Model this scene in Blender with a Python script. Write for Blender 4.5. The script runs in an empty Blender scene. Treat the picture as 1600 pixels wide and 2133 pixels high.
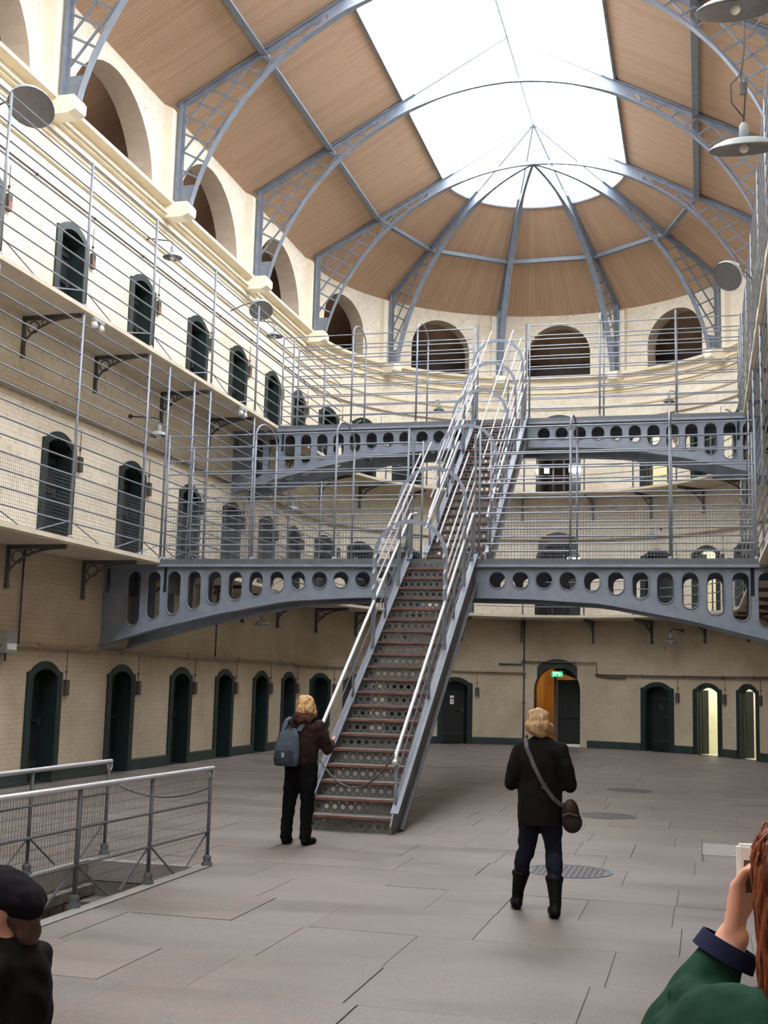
import bpy, bmesh, math, random
from math import sin, cos, pi, radians, sqrt, atan2
from mathutils import Vector, Matrix
from mathutils.geometry import delaunay_2d_cdt

random.seed(7)
scene = bpy.context.scene
COL = scene.collection

# ---------------------------------------------------------------- camera
PITCH, YAW, ROLL = radians(8.025), radians(14.954), radians(1.501)
CAM = Vector((4.36, 0.0, 1.84))
_fw = Vector((-sin(YAW) * cos(PITCH), cos(YAW) * cos(PITCH), sin(PITCH)))
_rt = Vector((cos(YAW), sin(YAW), 0))
_up = _rt.cross(_fw)
_X = _rt * cos(ROLL) + _up * sin(ROLL)
_Y = _up * cos(ROLL) - _rt * sin(ROLL)
_Z = -_fw
camd = bpy.data.cameras.new('camera')
camd.sensor_fit = 'HORIZONTAL'
camd.sensor_width = 36.0
camd.lens = 2500.0 / 1600.0 * 36.0
camd.clip_start, camd.clip_end = 0.05, 300
camo = bpy.data.objects.new('camera', camd)
COL.objects.link(camo)
camo.matrix_world = Matrix(((_X.x, _Y.x, _Z.x, CAM.x), (_X.y, _Y.y, _Z.y, CAM.y), (_X.z, _Y.z, _Z.z, CAM.z), (0, 0, 0, 1)))
scene.camera = camo

# ---------------------------------------------------------------- world: an even white overcast sky
world = bpy.data.worlds.new('overcast_sky')
scene.world = world
world.use_nodes = True
_bg = world.node_tree.nodes['Background']
_bg.inputs['Color'].default_value = (0.97, 0.985, 1.0, 1)
_bg.inputs['Strength'].default_value = 14.0

# the sun behind thin cloud, over the lamp side of the hall: a broad veiled disc
sund = bpy.data.lights.new('veiled_sun', 'SUN'); sund.energy = 4.5; sund.angle = radians(50); sund.color = (1.0, 0.97, 0.92)
suno = bpy.data.objects.new('veiled_sun', sund); COL.objects.link(suno)
suno.rotation_euler = Vector((-0.72, 0.1, -0.68)).to_track_quat('-Z', 'Y').to_euler()

# ---------------------------------------------------------------- colour management
scene.view_settings.view_transform = 'Standard'
scene.view_settings.look = 'None'
scene.view_settings.gamma = 1.0
scene.view_settings.use_curve_mapping = False
scene.view_settings.exposure = -0.3
scene.cycles.use_denoising = True
scene.cycles.max_bounces = 10
scene.cycles.diffuse_bounces = 7
scene.cycles.transparent_max_bounces = 16
scene.cycles.sample_clamp_indirect = 12.0

# ---------------------------------------------------------------- materials
MATS = {}
def srgb(r, g, b):
    f = lambda c: (c / 255 / 12.92) if c / 255 <= 0.04045 else ((c / 255 + 0.055) / 1.055) ** 2.4
    return (f(r), f(g), f(b), 1)

class NT:
    def __init__(s, name):
        s.m = bpy.data.materials.new(name); s.m.use_nodes = True
        s.t = s.m.node_tree; s.b = s.t.nodes['Principled BSDF']; s.out = s.t.nodes['Material Output']
        MATS[name] = s.m
    def n(s, kind, **kw):
        nd = s.t.nodes.new(kind)
        for k, v in kw.items():
            if k.startswith('i_'):
                nd.inputs[k[2:].replace('_', ' ')].default_value = v
            else:
                setattr(nd, k, v)
        return nd
    def l(s, a, b): s.t.links.new(a, b)
    def noise(s, vec, scale, detail=4, rough=0.55):
        nd = s.n('ShaderNodeTexNoise'); nd.inputs['Scale'].default_value = scale
        nd.inputs['Detail'].default_value = detail; nd.inputs['Roughness'].default_value = rough
        s.l(vec, nd.inputs['Vector']); return nd.outputs['Fac']
    def ramp(s, fac, stops):
        r = s.n('ShaderNodeValToRGB'); e = r.color_ramp.elements
        while len(e) < len(stops): e.new(0.5)
        for i, (p, c) in enumerate(stops):
            e[i].position = p; e[i].color = c if len(c) == 4 else (*c, 1)
        s.l(fac, r.inputs['Fac']); return r.outputs['Color']
    def mix(s, fac, a, b, mode='MIX'):
        nd = s.n('ShaderNodeMix', data_type='RGBA', blend_type=mode)
        if isinstance(fac, (int, float)): nd.inputs[0].default_value = fac
        else: s.l(fac, nd.inputs[0])
        for sock, v in ((nd.inputs[6], a), (nd.inputs[7], b)):
            if isinstance(v, (tuple, list)): sock.default_value = v if len(v) == 4 else (*v, 1)
            else: s.l(v, sock)
        return nd.outputs[2]
    def bump(s, h, strength=0.3, dist=0.01):
        b = s.n('ShaderNodeBump'); b.inputs['Strength'].default_value = strength; b.inputs['Distance'].default_value = dist
        s.l(h, b.inputs['Height']); s.l(b.outputs['Normal'], s.b.inputs['Normal'])
    def pos(s): return s.n('ShaderNodeNewGeometry').outputs['Position']
    def scaled(s, vec, sc):
        m = s.n('ShaderNodeMapping'); m.inputs['Scale'].default_value = sc; s.l(vec, m.inputs['Vector']); return m.outputs['Vector']

def simple(name, col, rough=0.6, metal=0.0, var=0.12, scale=3.0, bump=0.0, spec=None):
    t = NT(name); p = t.pos()
    f = t.noise(p, scale, 5)
    d = tuple(max(0, c * (1 - var)) for c in col[:3]); l = tuple(min(1, c * (1 + var)) for c in col[:3])
    t.l(t.ramp(f, [(0.3, d), (0.7, l)]), t.b.inputs['Base Color'])
    t.b.inputs['Roughness'].default_value = rough; t.b.inputs['Metallic'].default_value = metal
    if spec is not None: t.b.inputs['Specular IOR Level'].default_value = spec
    if bump: t.bump(t.noise(p, scale * 6, 4), bump, 0.01)
    return t.m

def emit(name, col, strength):
    t = NT(name); t.b.inputs['Base Color'].default_value = col
    t.b.inputs['Emission Color'].default_value = col; t.b.inputs['Emission Strength'].default_value = strength
    return t.m

def make_materials():
    # painted brick wall: cream limewash over brick, relief from the courses, grime with shapes of its own
    t = NT('wall_paint'); uv = t.n('ShaderNodeTexCoord').outputs['UV']; p = t.pos()
    br = t.n('ShaderNodeTexBrick'); br.offset = 0.5
    for k, v in (('Scale', 1.0), ('Mortar Size', 0.007), ('Mortar Smooth', 0.6), ('Brick Width', 0.23), ('Row Height', 0.078), ('Bias', 0.0)):
        br.inputs[k].default_value = v
    br.inputs['Color1'].default_value = (0.955, 0.95, 0.945, 1); br.inputs['Color2'].default_value = (1, 1, 1, 1)
    br.inputs['Mortar'].default_value = (0.945, 0.94, 0.93, 1)
    t.l(uv, br.inputs['Vector'])
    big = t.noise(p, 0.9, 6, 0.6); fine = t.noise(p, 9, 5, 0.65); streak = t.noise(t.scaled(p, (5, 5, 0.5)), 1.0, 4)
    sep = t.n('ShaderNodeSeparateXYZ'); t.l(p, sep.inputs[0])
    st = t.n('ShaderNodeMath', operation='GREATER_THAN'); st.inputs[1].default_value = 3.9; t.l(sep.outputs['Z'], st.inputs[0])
    low = t.ramp(big, [(0.28, srgb(165, 151, 131)), (0.62, srgb(189, 176, 155))])      # dimmer light of the ground storey put into the colour as a darker tan
    upp = t.ramp(big, [(0.28, srgb(216, 205, 184)), (0.62, srgb(234, 226, 210))])      # lighter wall tone above
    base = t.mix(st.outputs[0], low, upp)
    base = t.mix(t.ramp(fine, [(0.30, (0.5, 0.5, 0.5)), (0.47, (0, 0, 0))]), base, srgb(170, 154, 128))
    base = t.mix(t.ramp(streak, [(0.60, (0, 0, 0)), (0.78, (0.35, 0.35, 0.35))]), base, srgb(190, 168, 132))
    base = t.mix(1.0, base, br.outputs['Color'], 'MULTIPLY')
    chip = t.noise(p, 6.5, 3, 0.5)
    base = t.mix(t.ramp(chip, [(0.725, (0, 0, 0)), (0.75, (0.8, 0.8, 0.8))]), base, srgb(120, 100, 84))
    t.l(base, t.b.inputs['Base Color']); t.b.inputs['Roughness'].default_value = 0.75
    h = t.mix(0.35, br.outputs['Fac'], fine)
    inv = t.n('ShaderNodeInvert'); t.l(h, inv.inputs['Color'])
    t.bump(inv.outputs['Color'], 0.55, 0.025)
    simple('plaster', srgb(234, 227, 210), 0.7, var=0.06, scale=1.5, bump=0.1)
    simple('cornice_paint', srgb(222, 211, 188), 0.65, var=0.08, scale=2.5)
    simple('reveal_plaster', srgb(206, 192, 176), 0.8, var=0.08, scale=4, bump=0.15)
    # tongue-and-groove boarding, boards run up the slope (uv.x counts along the hall, uv.y up the slope)
    t = NT('ceiling_boards'); uv = t.n('ShaderNodeTexCoord').outputs['UV']
    br = t.n('ShaderNodeTexBrick'); br.offset = 0.5
    for k, v in (('Scale', 1.0), ('Mortar Size', 0.006), ('Mortar Smooth', 0.3), ('Brick Width', 7.0), ('Row Height', 0.105)):
        br.inputs[k].default_value = v
    br.inputs['Color1'].default_value = srgb(190, 163, 139); br.inputs['Color2'].default_value = srgb(181, 151, 127)
    br.inputs['Mortar'].default_value = srgb(164, 130, 102)
    mp = t.n('ShaderNodeMapping'); mp.inputs['Rotation'].default_value = (0, 0, radians(90)); t.l(uv, mp.inputs['Vector'])
    t.l(mp.outputs['Vector'], br.inputs['Vector'])
    gr = t.noise(t.scaled(uv, (14, 1.2, 1)), 1.0, 4)
    t.l(t.mix(t.ramp(gr, [(0.35, (0.22, 0.22, 0.22)), (0.6, (0, 0, 0))]), br.outputs['Color'], srgb(176, 138, 106)), t.b.inputs['Base Color'])
    t.b.inputs['Roughness'].default_value = 0.6
    inv = t.n('ShaderNodeInvert'); t.l(br.outputs['Fac'], inv.inputs['Color']); t.bump(inv.outputs['Color'], 0.2, 0.008)
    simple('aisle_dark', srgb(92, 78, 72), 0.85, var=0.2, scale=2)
    # painted ironwork
    t = NT('iron_grey'); p = t.pos()
    f = t.noise(p, 5, 5); g = t.noise(p, 31, 3)
    c = t.ramp(f, [(0.3, srgb(108, 117, 132)), (0.7, srgb(126, 135, 150))])
    c = t.mix(t.ramp(g, [(0.66, (0, 0, 0)), (0.75, (0.5, 0.5, 0.5))]), c, srgb(92, 90, 92))
    t.l(c, t.b.inputs['Base Color']); t.b.inputs['Roughness'].default_value = 0.45
    simple('iron_dark', srgb(86, 90, 98), 0.5, var=0.15, scale=6)
    simple('rail_grey', srgb(124, 130, 142), 0.42, 0.1, var=0.12, scale=5)
    simple('bracket_iron', srgb(84, 84, 86), 0.55, var=0.2, scale=5)
    t = NT('polished_rail'); t.b.inputs['Base Color'].default_value = srgb(205, 207, 214); t.b.inputs['Metallic'].default_value = 0.55; t.b.inputs['Roughness'].default_value = 0.28
    t.l(t.ramp(t.noise(t.pos(), 12, 4), [(0.3, (0.38,) * 3), (0.7, (0.5,) * 3)]), t.b.inputs['Roughness'])
    simple('wire', srgb(104, 106, 112), 0.5, 0.2, var=0.05)
    simple('door_green', srgb(25, 41, 41), 0.45, var=0.22, scale=5)
    simple('door_leaf', srgb(19, 25, 26), 0.5, var=0.25, scale=4)
    simple('door_iron', srgb(60, 62, 60), 0.5, 0.4)
    simple('skirting_green', srgb(36, 50, 50), 0.5, var=0.2, scale=3)
    simple('lock_box', srgb(70, 64, 60), 0.55, var=0.2, scale=6)
    simple('rust_box', srgb(140, 92, 70), 0.6, var=0.25, scale=12)
    simple('stone_slab', srgb(196, 186, 168), 0.75, var=0.12, scale=2.5, bump=0.15)
    # flagstones: each slab its own tint, shared stains in world space, slight polish from feet
    t = NT('flagstone'); p = t.pos(); oi = t.n('ShaderNodeObjectInfo').outputs['Random']
    a = t.ramp(oi, [(0.0, srgb(104, 95, 91)), (0.35, srgb(110, 102, 97)), (0.7, srgb(105, 100, 99)), (1.0, srgb(113, 104, 99))])
    st = t.noise(t.scaled(p, (0.35, 0.9, 1)), 1.0, 6, 0.6); sp = t.noise(p, 55, 3, 0.8); sp2 = t.noise(t.scaled(p, (0.6, 1.6, 1)), 4, 5, 0.7)
    c = t.mix(t.ramp(st, [(0.38, (0.45,) * 3), (0.56, (0, 0, 0))]), a, srgb(84, 76, 72))
    c = t.mix(t.ramp(sp2, [(0.52, (0, 0, 0)), (0.70, (0.5,) * 3)]), c, srgb(126, 102, 86))
    c = t.mix(t.ramp(sp, [(0.54, (0, 0, 0)), (0.66, (0.5,) * 3)]), c, srgb(150, 142, 136))
    t.l(c, t.b.inputs['Base Color'])
    t.l(t.ramp(st, [(0.3, (0.34,) * 3), (0.7, (0.62,) * 3)]), t.b.inputs['Roughness'])
    t.bump(t.noise(p, 14, 5, 0.6), 0.22, 0.012)
    simple('floor_joint', srgb(86, 78, 74), 0.9, var=0.15, scale=5)
    simple('pale_hatch', srgb(128, 123, 118), 0.7, var=0.08, scale=6, bump=0.1)
    simple('cast_iron', srgb(96, 94, 98), 0.5, 0.3, var=0.15, scale=20)
    simple('kerb_stone', srgb(128, 125, 122), 0.7, var=0.1, scale=5, bump=0.2)
    simple('rubble', srgb(96, 93, 88), 0.85, var=0.4, scale=3, bump=0.4)
    simple('tread_wood', srgb(104, 70, 58), 0.55, var=0.35, scale=9)
    simple('tread_iron', srgb(104, 98, 96), 0.55, 0.1, var=0.2, scale=9)
    simple('stair_iron', srgb(92, 94, 95), 0.5, 0.2, var=0.15, scale=7)
    simple('lamp_grey', srgb(150, 158, 162), 0.5, var=0.08)
    simple('lamp_inside', srgb(120, 120, 124), 0.6, var=0.12, scale=14)
    simple('lamp_green', srgb(78, 100, 92), 0.5, var=0.1)
    simple('pipe_paint', srgb(150, 136, 116), 0.6, var=0.15, scale=4)
    simple('pipe_dark', srgb(78, 72, 70), 0.6, var=0.2, scale=4)
    simple('white_paint', srgb(225, 225, 222), 0.6, var=0.04)
    simple('warm_plaster', srgb(226, 194, 128), 0.7, var=0.1)
    simple('cell_white', srgb(232, 230, 214), 0.7, var=0.05)
    emit('tube_light', (1.0, 0.97, 0.85, 1), 60.0)
    emit('cell_lamp', (1.0, 0.96, 0.84, 1), 45.0)
    emit('warm_bulb', (1.0, 0.82, 0.55, 1), 55.0)
    emit('exit_green', (0.05, 0.55, 0.22, 1), 1.0)
    emit('exit_white', (0.85, 1.0, 0.9, 1), 1.6)
    emit('glow_yellow', (1.0, 0.85, 0.4, 1), 2.0)
    # clothing and people
    simple('skin', srgb(214, 160, 138), 0.55, var=0.05)
    for nm, c, r in (('coat_black', (24, 20, 22), 0.85), ('jeans_navy', (27, 31, 44), 0.85), ('boots_black', (16, 15, 16), 0.6),
                     ('jacket_brown', (46, 32, 28), 0.7), ('trousers_black', (15, 14, 16), 0.9), ('beret_black', (22, 20, 26), 0.95),
                     ('backpack_slate', (74, 86, 100), 0.75), ('backpack_dark', (52, 60, 70), 0.75), ('fleece_green', (34, 66, 54), 0.9), ('fleece_navy', (38, 40, 66), 0.9),
                     ('bag_leather', (52, 40, 36), 0.5), ('strap_grey', (92, 88, 90), 0.7), ('fur_brown', (70, 46, 38), 0.95)):
        simple(nm, tuple(q * 0.75 for q in srgb(*c)), r, var=0.3, scale=9, bump=0.25, spec=0.12)
    for nm, lo, hi in (('hair_blond', (146, 104, 66), (226, 190, 138)), ('hair_grey_blond', (122, 92, 66), (190, 156, 112)), ('hair_red', (66, 30, 20), (156, 80, 46)), ('hair_dark', (40, 24, 22), (74, 44, 36))):
        t = NT(nm); p = t.pos()
        f = t.noise(t.scaled(p, (60, 60, 9)), 1.0, 4, 0.6)
        t.l(t.ramp(f, [(0.3, srgb(*lo)), (0.7, srgb(*hi))]), t.b.inputs['Base Color']); t.b.inputs['Roughness'].default_value = 0.45
        t.bump(f, 0.6, 0.02)
    # skylight glass: clear sheet with a film of dirt
    t = NT('skylight_glass'); tr = t.n('ShaderNodeBsdfTransparent'); tr.inputs['Color'].default_value = (0.97, 0.98, 1, 1)
    tl = t.n('ShaderNodeBsdfTranslucent'); tl.inputs['Color'].default_value = (0.95, 0.97, 1, 1)
    mx = t.n('ShaderNodeMixShader'); mx.inputs[0].default_value = 0.25
    t.l(tr.outputs[0], mx.inputs[1]); t.l(tl.outputs[0], mx.inputs[2]); t.l(mx.outputs[0], t.out.inputs['Surface'])
make_materials()

# ---------------------------------------------------------------- mesh helpers
class MB:
    def __init__(s): s.v = []; s.f = []; s.uv = None
    def add(s, vs, fs):
        o = len(s.v); s.v += [tuple(v) for v in vs]; s.f += [tuple(i + o for i in f) for f in fs]
    def box(s, c, d, M=None):
        x, y, z = d[0] / 2, d[1] / 2, d[2] / 2
        vs = [Vector((sx * x, sy * y, sz * z)) for sz in (-1, 1) for sx, sy in ((-1, -1), (1, -1), (1, 1), (-1, 1))]
        if M is not None: vs = [M @ v for v in vs]
        c = Vector(c)
        s.add([v + c for v in vs], [(3, 2, 1, 0), (4, 5, 6, 7), (0, 1, 5, 4), (1, 2, 6, 5), (2, 3, 7, 6), (3, 0, 4, 7)])
        return s
    def bar(s, a, b, w, h, up=(0, 0, 1)):
        """rectangular bar a-b; w across, h along `up`"""
        a, b = Vector(a), Vector(b); d = (b - a).normalized(); up = Vector(up)
        if abs(d.dot(up)) > 0.98: up = Vector((1, 0, 0))
        r = d.cross(up).normalized(); u = r.cross(d).normalized()
        vs = []
        for p in (a, b):
            for q, t in ((-1, -1), (1, -1), (1, 1), (-1, 1)): vs.append(p + r * (q * w / 2) + u * (t * h / 2))
        s.add(vs, [(3, 2, 1, 0), (4, 5, 6, 7), (0, 1, 5, 4), (1, 2, 6, 5), (2, 3, 7, 6), (3, 0, 4, 7)])
        return s
    def tube(s, path, r, n=6, closed=False, caps=True):
        """tube through points; r float or list"""
        P = [Vector(p) for p in path]; m = len(P)
        R = r if isinstance(r, (list, tuple)) else [r] * m
        rings = []; prev = None
        for i in range(m):
            if closed: t = P[(i + 1) % m] - P[i - 1]
            else: t = P[min(i + 1, m - 1)] - P[max(i - 1, 0)]
            t.normalize()
            if prev is None:
                ref = Vector((0, 0, 1)) if abs(t.z) < 0.9 else Vector((1, 0, 0))
                a = t.cross(ref).normalized()
            else:
                a = (prev - t * prev.dot(t))
                a = a.normalized() if a.length > 1e-6 else t.orthogonal().normalized()
            prev = a; b = t.cross(a)
            rings.append([P[i] + (a * cos(2 * pi * k / n) + b * sin(2 * pi * k / n)) * R[i] for k in range(n)])
        vs = [v for ring in rings for v in ring]; fs = []
        for i in range(m if closed else m - 1):
            j = (i + 1) % m
            for k in range(n):
                l = (k + 1) % n
                fs.append((i * n + k, i * n + l, j * n + l, j * n + k))
        if caps and not closed:
            fs.append(tuple(range(n - 1, -1, -1))); fs.append(tuple((m - 1) * n + k for k in range(n)))
        s.add(vs, fs); return s
    def lathe(s, prof, n=20, M=None, caps=False):
        """prof: list of (r, z) about local z"""
        vs = []; fs = []; m = len(prof)
        for r, z in prof:
            for k in range(n): vs.append(Vector((r * cos(2 * pi * k / n), r * sin(2 * pi * k / n), z)))
        for i in range(m - 1):
            for k in range(n):
                l = (k + 1) % n; fs.append((i * n + k, i * n + l, (i + 1) * n + l, (i + 1) * n + k))
        if caps: fs.append(tuple(range(n - 1, -1, -1))); fs.append(tuple((m - 1) * n + k for k in range(n)))
        if M is not None: vs = [M @ v for v in vs]
        s.add(vs, fs); return s
    def ball(s, c, r, nu=14, nv=9):
        c = Vector(c); r = r if isinstance(r, (tuple, list)) else (r, r, r)
        vs = [c + Vector((0, 0, -r[2]))]
        for j in range(1, nv):
            a = -pi / 2 + pi * j / nv
            for i in range(nu): vs.append(c + Vector((r[0] * cos(a) * cos(2 * pi * i / nu), r[1] * cos(a) * sin(2 * pi * i / nu), r[2] * sin(a))))
        vs.append(c + Vector((0, 0, r[2]))); fs = []
        for i in range(nu): fs.append((0, 1 + (i + 1) % nu, 1 + i))
        for j in range(nv - 2):
            for i in range(nu):
                a0 = 1 + j * nu; fs.append((a0 + i, a0 + (i + 1) % nu, a0 + nu + (i + 1) % nu, a0 + nu + i))
        t = len(vs) - 1; b0 = 1 + (nv - 2) * nu
        for i in range(nu): fs.append((b0 + i, b0 + (i + 1) % nu, t))
        s.add(vs, fs); return s
    def plate(s, outer, holes, fmap, t):
        """flat plate with holes: outer / holes are 2d loops, fmap(a, b, d) -> 3d point at depth d (0 front, t back)"""
        pts = []; edges = []
        for loop in [outer] + holes:
            o = len(pts); n = len(loop); pts += [Vector(p) for p in loop]
            edges += [(o + i, o + (i + 1) % n) for i in range(n)]
        ov, oe, of, *_ = delaunay_2d_cdt(pts, edges, [], 1, 1e-6)
        keep = []
        for f in of:
            c = sum((ov[i] for i in f), Vector((0, 0))) / len(f)
            if inside(c, outer) and not any(inside(c, h) for h in holes): keep.append(tuple(f))
        nv = len(ov)
        vs = [fmap(p.x, p.y, 0) for p in ov]; fs = list(keep)
        if t:
            vs += [fmap(p.x, p.y, t) for p in ov]
            fs += [tuple(reversed([i + nv for i in f])) for f in keep]
            cnt = {}
            for f in keep:
                for i in range(len(f)):
                    e = (f[i], f[(i + 1) % len(f)]); cnt[e] = 1
            for (a, b) in cnt:
                if (b, a) not in cnt: fs.append((b, a, a + nv, b + nv))
        s.add(vs, fs); return s
    def mesh(s, name, mat=None, smooth=False):
        me = bpy.data.meshes.new(name); me.from_pydata(s.v, [], s.f); me.update()
        if mat: me.materials.append(MATS[mat])
        if s.uv:
            ul = me.uv_layers.new(name='UVMap')
            for lp in me.loops: ul.data[lp.index].uv = s.uv[lp.vertex_index]
        if smooth:
            for p in me.polygons: p.use_smooth = True
        return me
    def build(s, name, mat, parent=None, smooth=False):
        return link(name, s.mesh(name, mat, smooth), parent)

def inside(p, loop):
    x, y = p[0], p[1]; c = False; n = len(loop)
    for i in range(n):
        x1, y1 = loop[i]; x2, y2 = loop[i - 1]
        if (y1 > y) != (y2 > y) and x < (x2 - x1) * (y - y1) / (y2 - y1) + x1: c = not c
    return c

def link(name, data, parent=None, M=None):
    o = bpy.data.objects.new(name, data); COL.objects.link(o)
    if parent is not None: o.parent = parent
    if M is not None: o.matrix_local = M
    return o

def tag(o, label=None, cat=None, group=None, kind=None):
    if label: o['label'] = label
    if cat: o['category'] = cat
    if group: o['group'] = group
    if kind: o['kind'] = kind
    return o

def thing(name, label, cat, loc=(0, 0, 0), rz=0, group=None, kind=None):
    o = link(name, None); o.location = loc; o.rotation_euler = (0, 0, rz); o.empty_display_size = 0.1
    return tag(o, label, cat, group, kind)

ORD = ['', 'first', 'second', 'third', 'fourth', 'fifth', 'sixth', 'seventh', 'eighth', 'ninth', 'tenth', 'eleventh', 'twelfth', 'thirteenth', 'fourteenth', 'fifteenth', 'sixteenth', 'seventeenth', 'eighteenth']

# ---------------------------------------------------------------- the hall's plan: two long walls joined by a half-round end
R = 6.40; YC = 31.2; Y0 = -6.0
UA = YC; UB = YC + pi * R; UE = UB + (YC - Y0)
Z1, Z2 = 3.95, 7.73
GAL = 1.13            # gallery width
ZS, ZR = 13.83, 17.19  # spring at 6.1 m, ridge
def roof_z(x): return ZR - (ZR - ZS) / 6.1 * abs(x)
def uth(deg): return YC + R * radians(deg + 90)
def H(u, z, off=0.0):
    """point on the wall line at run u, height z, `off` metres into the hall"""
    r = R - off
    if u <= UA: return Vector((-r, u, z))
    if u >= UB: return Vector((r, YC - (u - UB), z))
    th = (u - UA) / R - pi / 2
    return Vector((r * sin(th), YC + r * cos(th), z))
def HM(u, z=0.0, off=0.0):
    """frame at the wall: x against the run, y out of the wall into the hall, z up"""
    p = H(u, z, off)
    if u <= UA: n = Vector((1, 0, 0))
    elif u >= UB: n = Vector((-1, 0, 0))
    else:
        th = (u - UA) / R - pi / 2; n = Vector((-sin(th), -cos(th), 0))
    t = Vector((n.y, -n.x, 0))        # against the run, so that the frame stays right-handed
    return Matrix(((t.x, n.x, 0, p.x), (t.y, n.y, 0, p.y), (0, 0, 1, p.z), (0, 0, 0, 1)))
def usteps(u0, u1, step=0.32):
    us = [u0]
    if u1 > UA and u0 < UB:
        a, b = max(u0, UA), min(u1, UB)
        n = max(1, int(math.ceil((b - a) / step)))
        us += [a + (b - a) * i / n for i in range(n + 1)]
    us.append(u1)
    out = []
    for u in us:
        if not out or u - out[-1] > 1e-5: out.append(u)
    return out

# ================================================================ STRUCTURE
# ---- openings: (u, width, z0, apex height, kind)
STRAIGHT_Y = [15.55, 18.33, 21.12, 23.87, 26.3, 28.7, 30.8]
APSE_DEG = [-75, -60, -44.5, -28.5, 28.5, 44.5, 60, 75]
def seg_loop(u, z0, w, h, rise, n=8):
    """opening with a low segmental head: loop in (u, z)"""
    pts = [(u - w / 2, z0), (u + w / 2, z0), (u + w / 2, z0 + h - rise)]
    rr = (w * w / 4 + rise * rise) / (2 * rise); a = math.asin(w / 2 / rr)
    for i in range(1, n):
        t = a - 2 * a * i / n
        pts.append((u + rr * sin(t), z0 + h - rr + rr * cos(t)))
    pts.append((u - w / 2, z0 + h - rise)); return pts
def arch_loop(u, z0, w, h, n=18):
    r = w / 2; pts = [(u - r, z0), (u + r, z0)]
    if h - r > 1e-3: pts.append((u + r, z0 + h - r))
    for i in range(0 if h - r <= 1e-3 else 1, n + (1 if h - r <= 1e-3 else 0)):
        t = pi * i / n
        q = (u + r * cos(t), z0 + h - r + r * sin(t))
        if abs(q[1] - z0) > 1e-3: pts.append(q)
    if h - r > 1e-3: pts.append((u - r, z0 + h - r))
    return pts
DOORS = []   # (level, u, kind)
for lv in range(3):
    for y in STRAIGHT_Y:
        if lv < 2 and y < 16: continue
        DOORS.append((lv, y, 'cell'))
    for d in APSE_DEG: DOORS.append((lv, uth(d), 'cell'))
    DOORS.append((lv, uth(0), 'arch'))
DOORS.sort(key=lambda d: (d[0], d[1]))
ZL = [0.0, Z1, Z2]
OPEN_W, OPEN_H = 0.78, 1.9
ARCHES = []  # arcade: (u, width, height)
ZA = 11.6
BAY = 4.65
RIBY = [YC - BAY * k for k in range(0, 5)]
for k in range(8):
    yc = YC - BAY * (k + 0.5)
    if yc - 1.8 > Y0:
        ARCHES.append((yc, 3.42, 1.74)); ARCHES.append((UB + (YC - yc), 3.42, 1.74))
for d in (-70, -35, 0, 35, 70): ARCHES.append((uth(d), 2.0, 1.75))
WALL_TOP = roof_z(R) + 0.02

def wall(name, u0, u1, label):
    loops = []; info = []
    for lv, u, kind in DOORS:
        if u0 <= u < u1:
            lp = seg_loop(u, ZL[lv], OPEN_W, OPEN_H, 0.14) if kind == 'cell' else arch_loop(u, ZL[lv], 1.42, 2.42)
            loops.append(lp)
    for u, w, h in ARCHES:
        if u0 <= u < u1: loops.append(arch_loop(u, ZA, w, h))
    pts = []; edges = []
    us = usteps(u0, u1)
    outer = [(u, 0) for u in us] + [(u, WALL_TOP) for u in reversed(us)]
    for loop in [outer] + loops:
        o = len(pts); n = len(loop); pts += [Vector(p) for p in loop]; edges += [(o + i, o + (i + 1) % n) for i in range(n)]
    for u in us[1:-1]:
        o = len(pts); pts += [Vector((u, 0)), Vector((u, WALL_TOP))]; edges.append((o, o + 1))
    ov, oe, of, *_ = delaunay_2d_cdt(pts, edges, [], 1, 1e-5)
    m = MB(); m.uv = []
    for p in ov: m.v.append(tuple(H(p.x, p.y))); m.uv.append((p.x, p.y))
    for f in of:
        c = sum((ov[i] for i in f), Vector((0, 0))) / len(f)
        if any(inside(c, l) for l in loops): continue
        m.f.append(tuple(reversed(f)))
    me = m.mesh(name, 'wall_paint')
    o = link(name, me); tag(o, label, 'wall', kind='structure')
    return o
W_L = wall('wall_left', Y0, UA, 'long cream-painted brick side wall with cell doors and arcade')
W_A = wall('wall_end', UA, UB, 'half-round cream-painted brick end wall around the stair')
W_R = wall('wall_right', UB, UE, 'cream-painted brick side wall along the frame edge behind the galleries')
def wall_of(u): return W_L if u <= UA else (W_R if u >= UB else W_A)

# arcade reveals and pilasters: parts of the walls
for u, w, h in ARCHES:
    lp = arch_loop(u, ZA, w, h)
    m = MB(); n = len(lp)
    for (a, z) in lp: m.v.append(tuple(H(a, z, 0))); m.v.append(tuple(H(a, z, -0.5)))
    for i in range(n):
        j = (i + 1) % n; m.f.append((2 * i, 2 * j, 2 * j + 1, 2 * i + 1))
    m.build('arch_reveal', 'reveal_plaster', wall_of(u))
PIL_U = [y for y in RIBY] + [UB + (YC - y) for y in RIBY] + [uth(d) for d in (-52.8, -17.6, 17.6, 52.8)]
def hprism(m, loop_zo, us):
    """sweep a closed (off, z) loop along runs us"""
    n = len(loop_zo)
    for u in us:
        for off, z in loop_zo: m.v.append(tuple(H(u, z, off)))
    b = len(m.v) - n * len(us)
    for i in range(len(us) - 1):
        for k in range(n):
            l = (k + 1) % n; m.f.append((b + i * n + k, b + i * n + l, b + (i + 1) * n + l, b + (i + 1) * n + k))
    m.f.append(tuple(b + k for k in range(n - 1, -1, -1))); m.f.append(tuple(b + (len(us) - 1) * n + k for k in range(n)))
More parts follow.
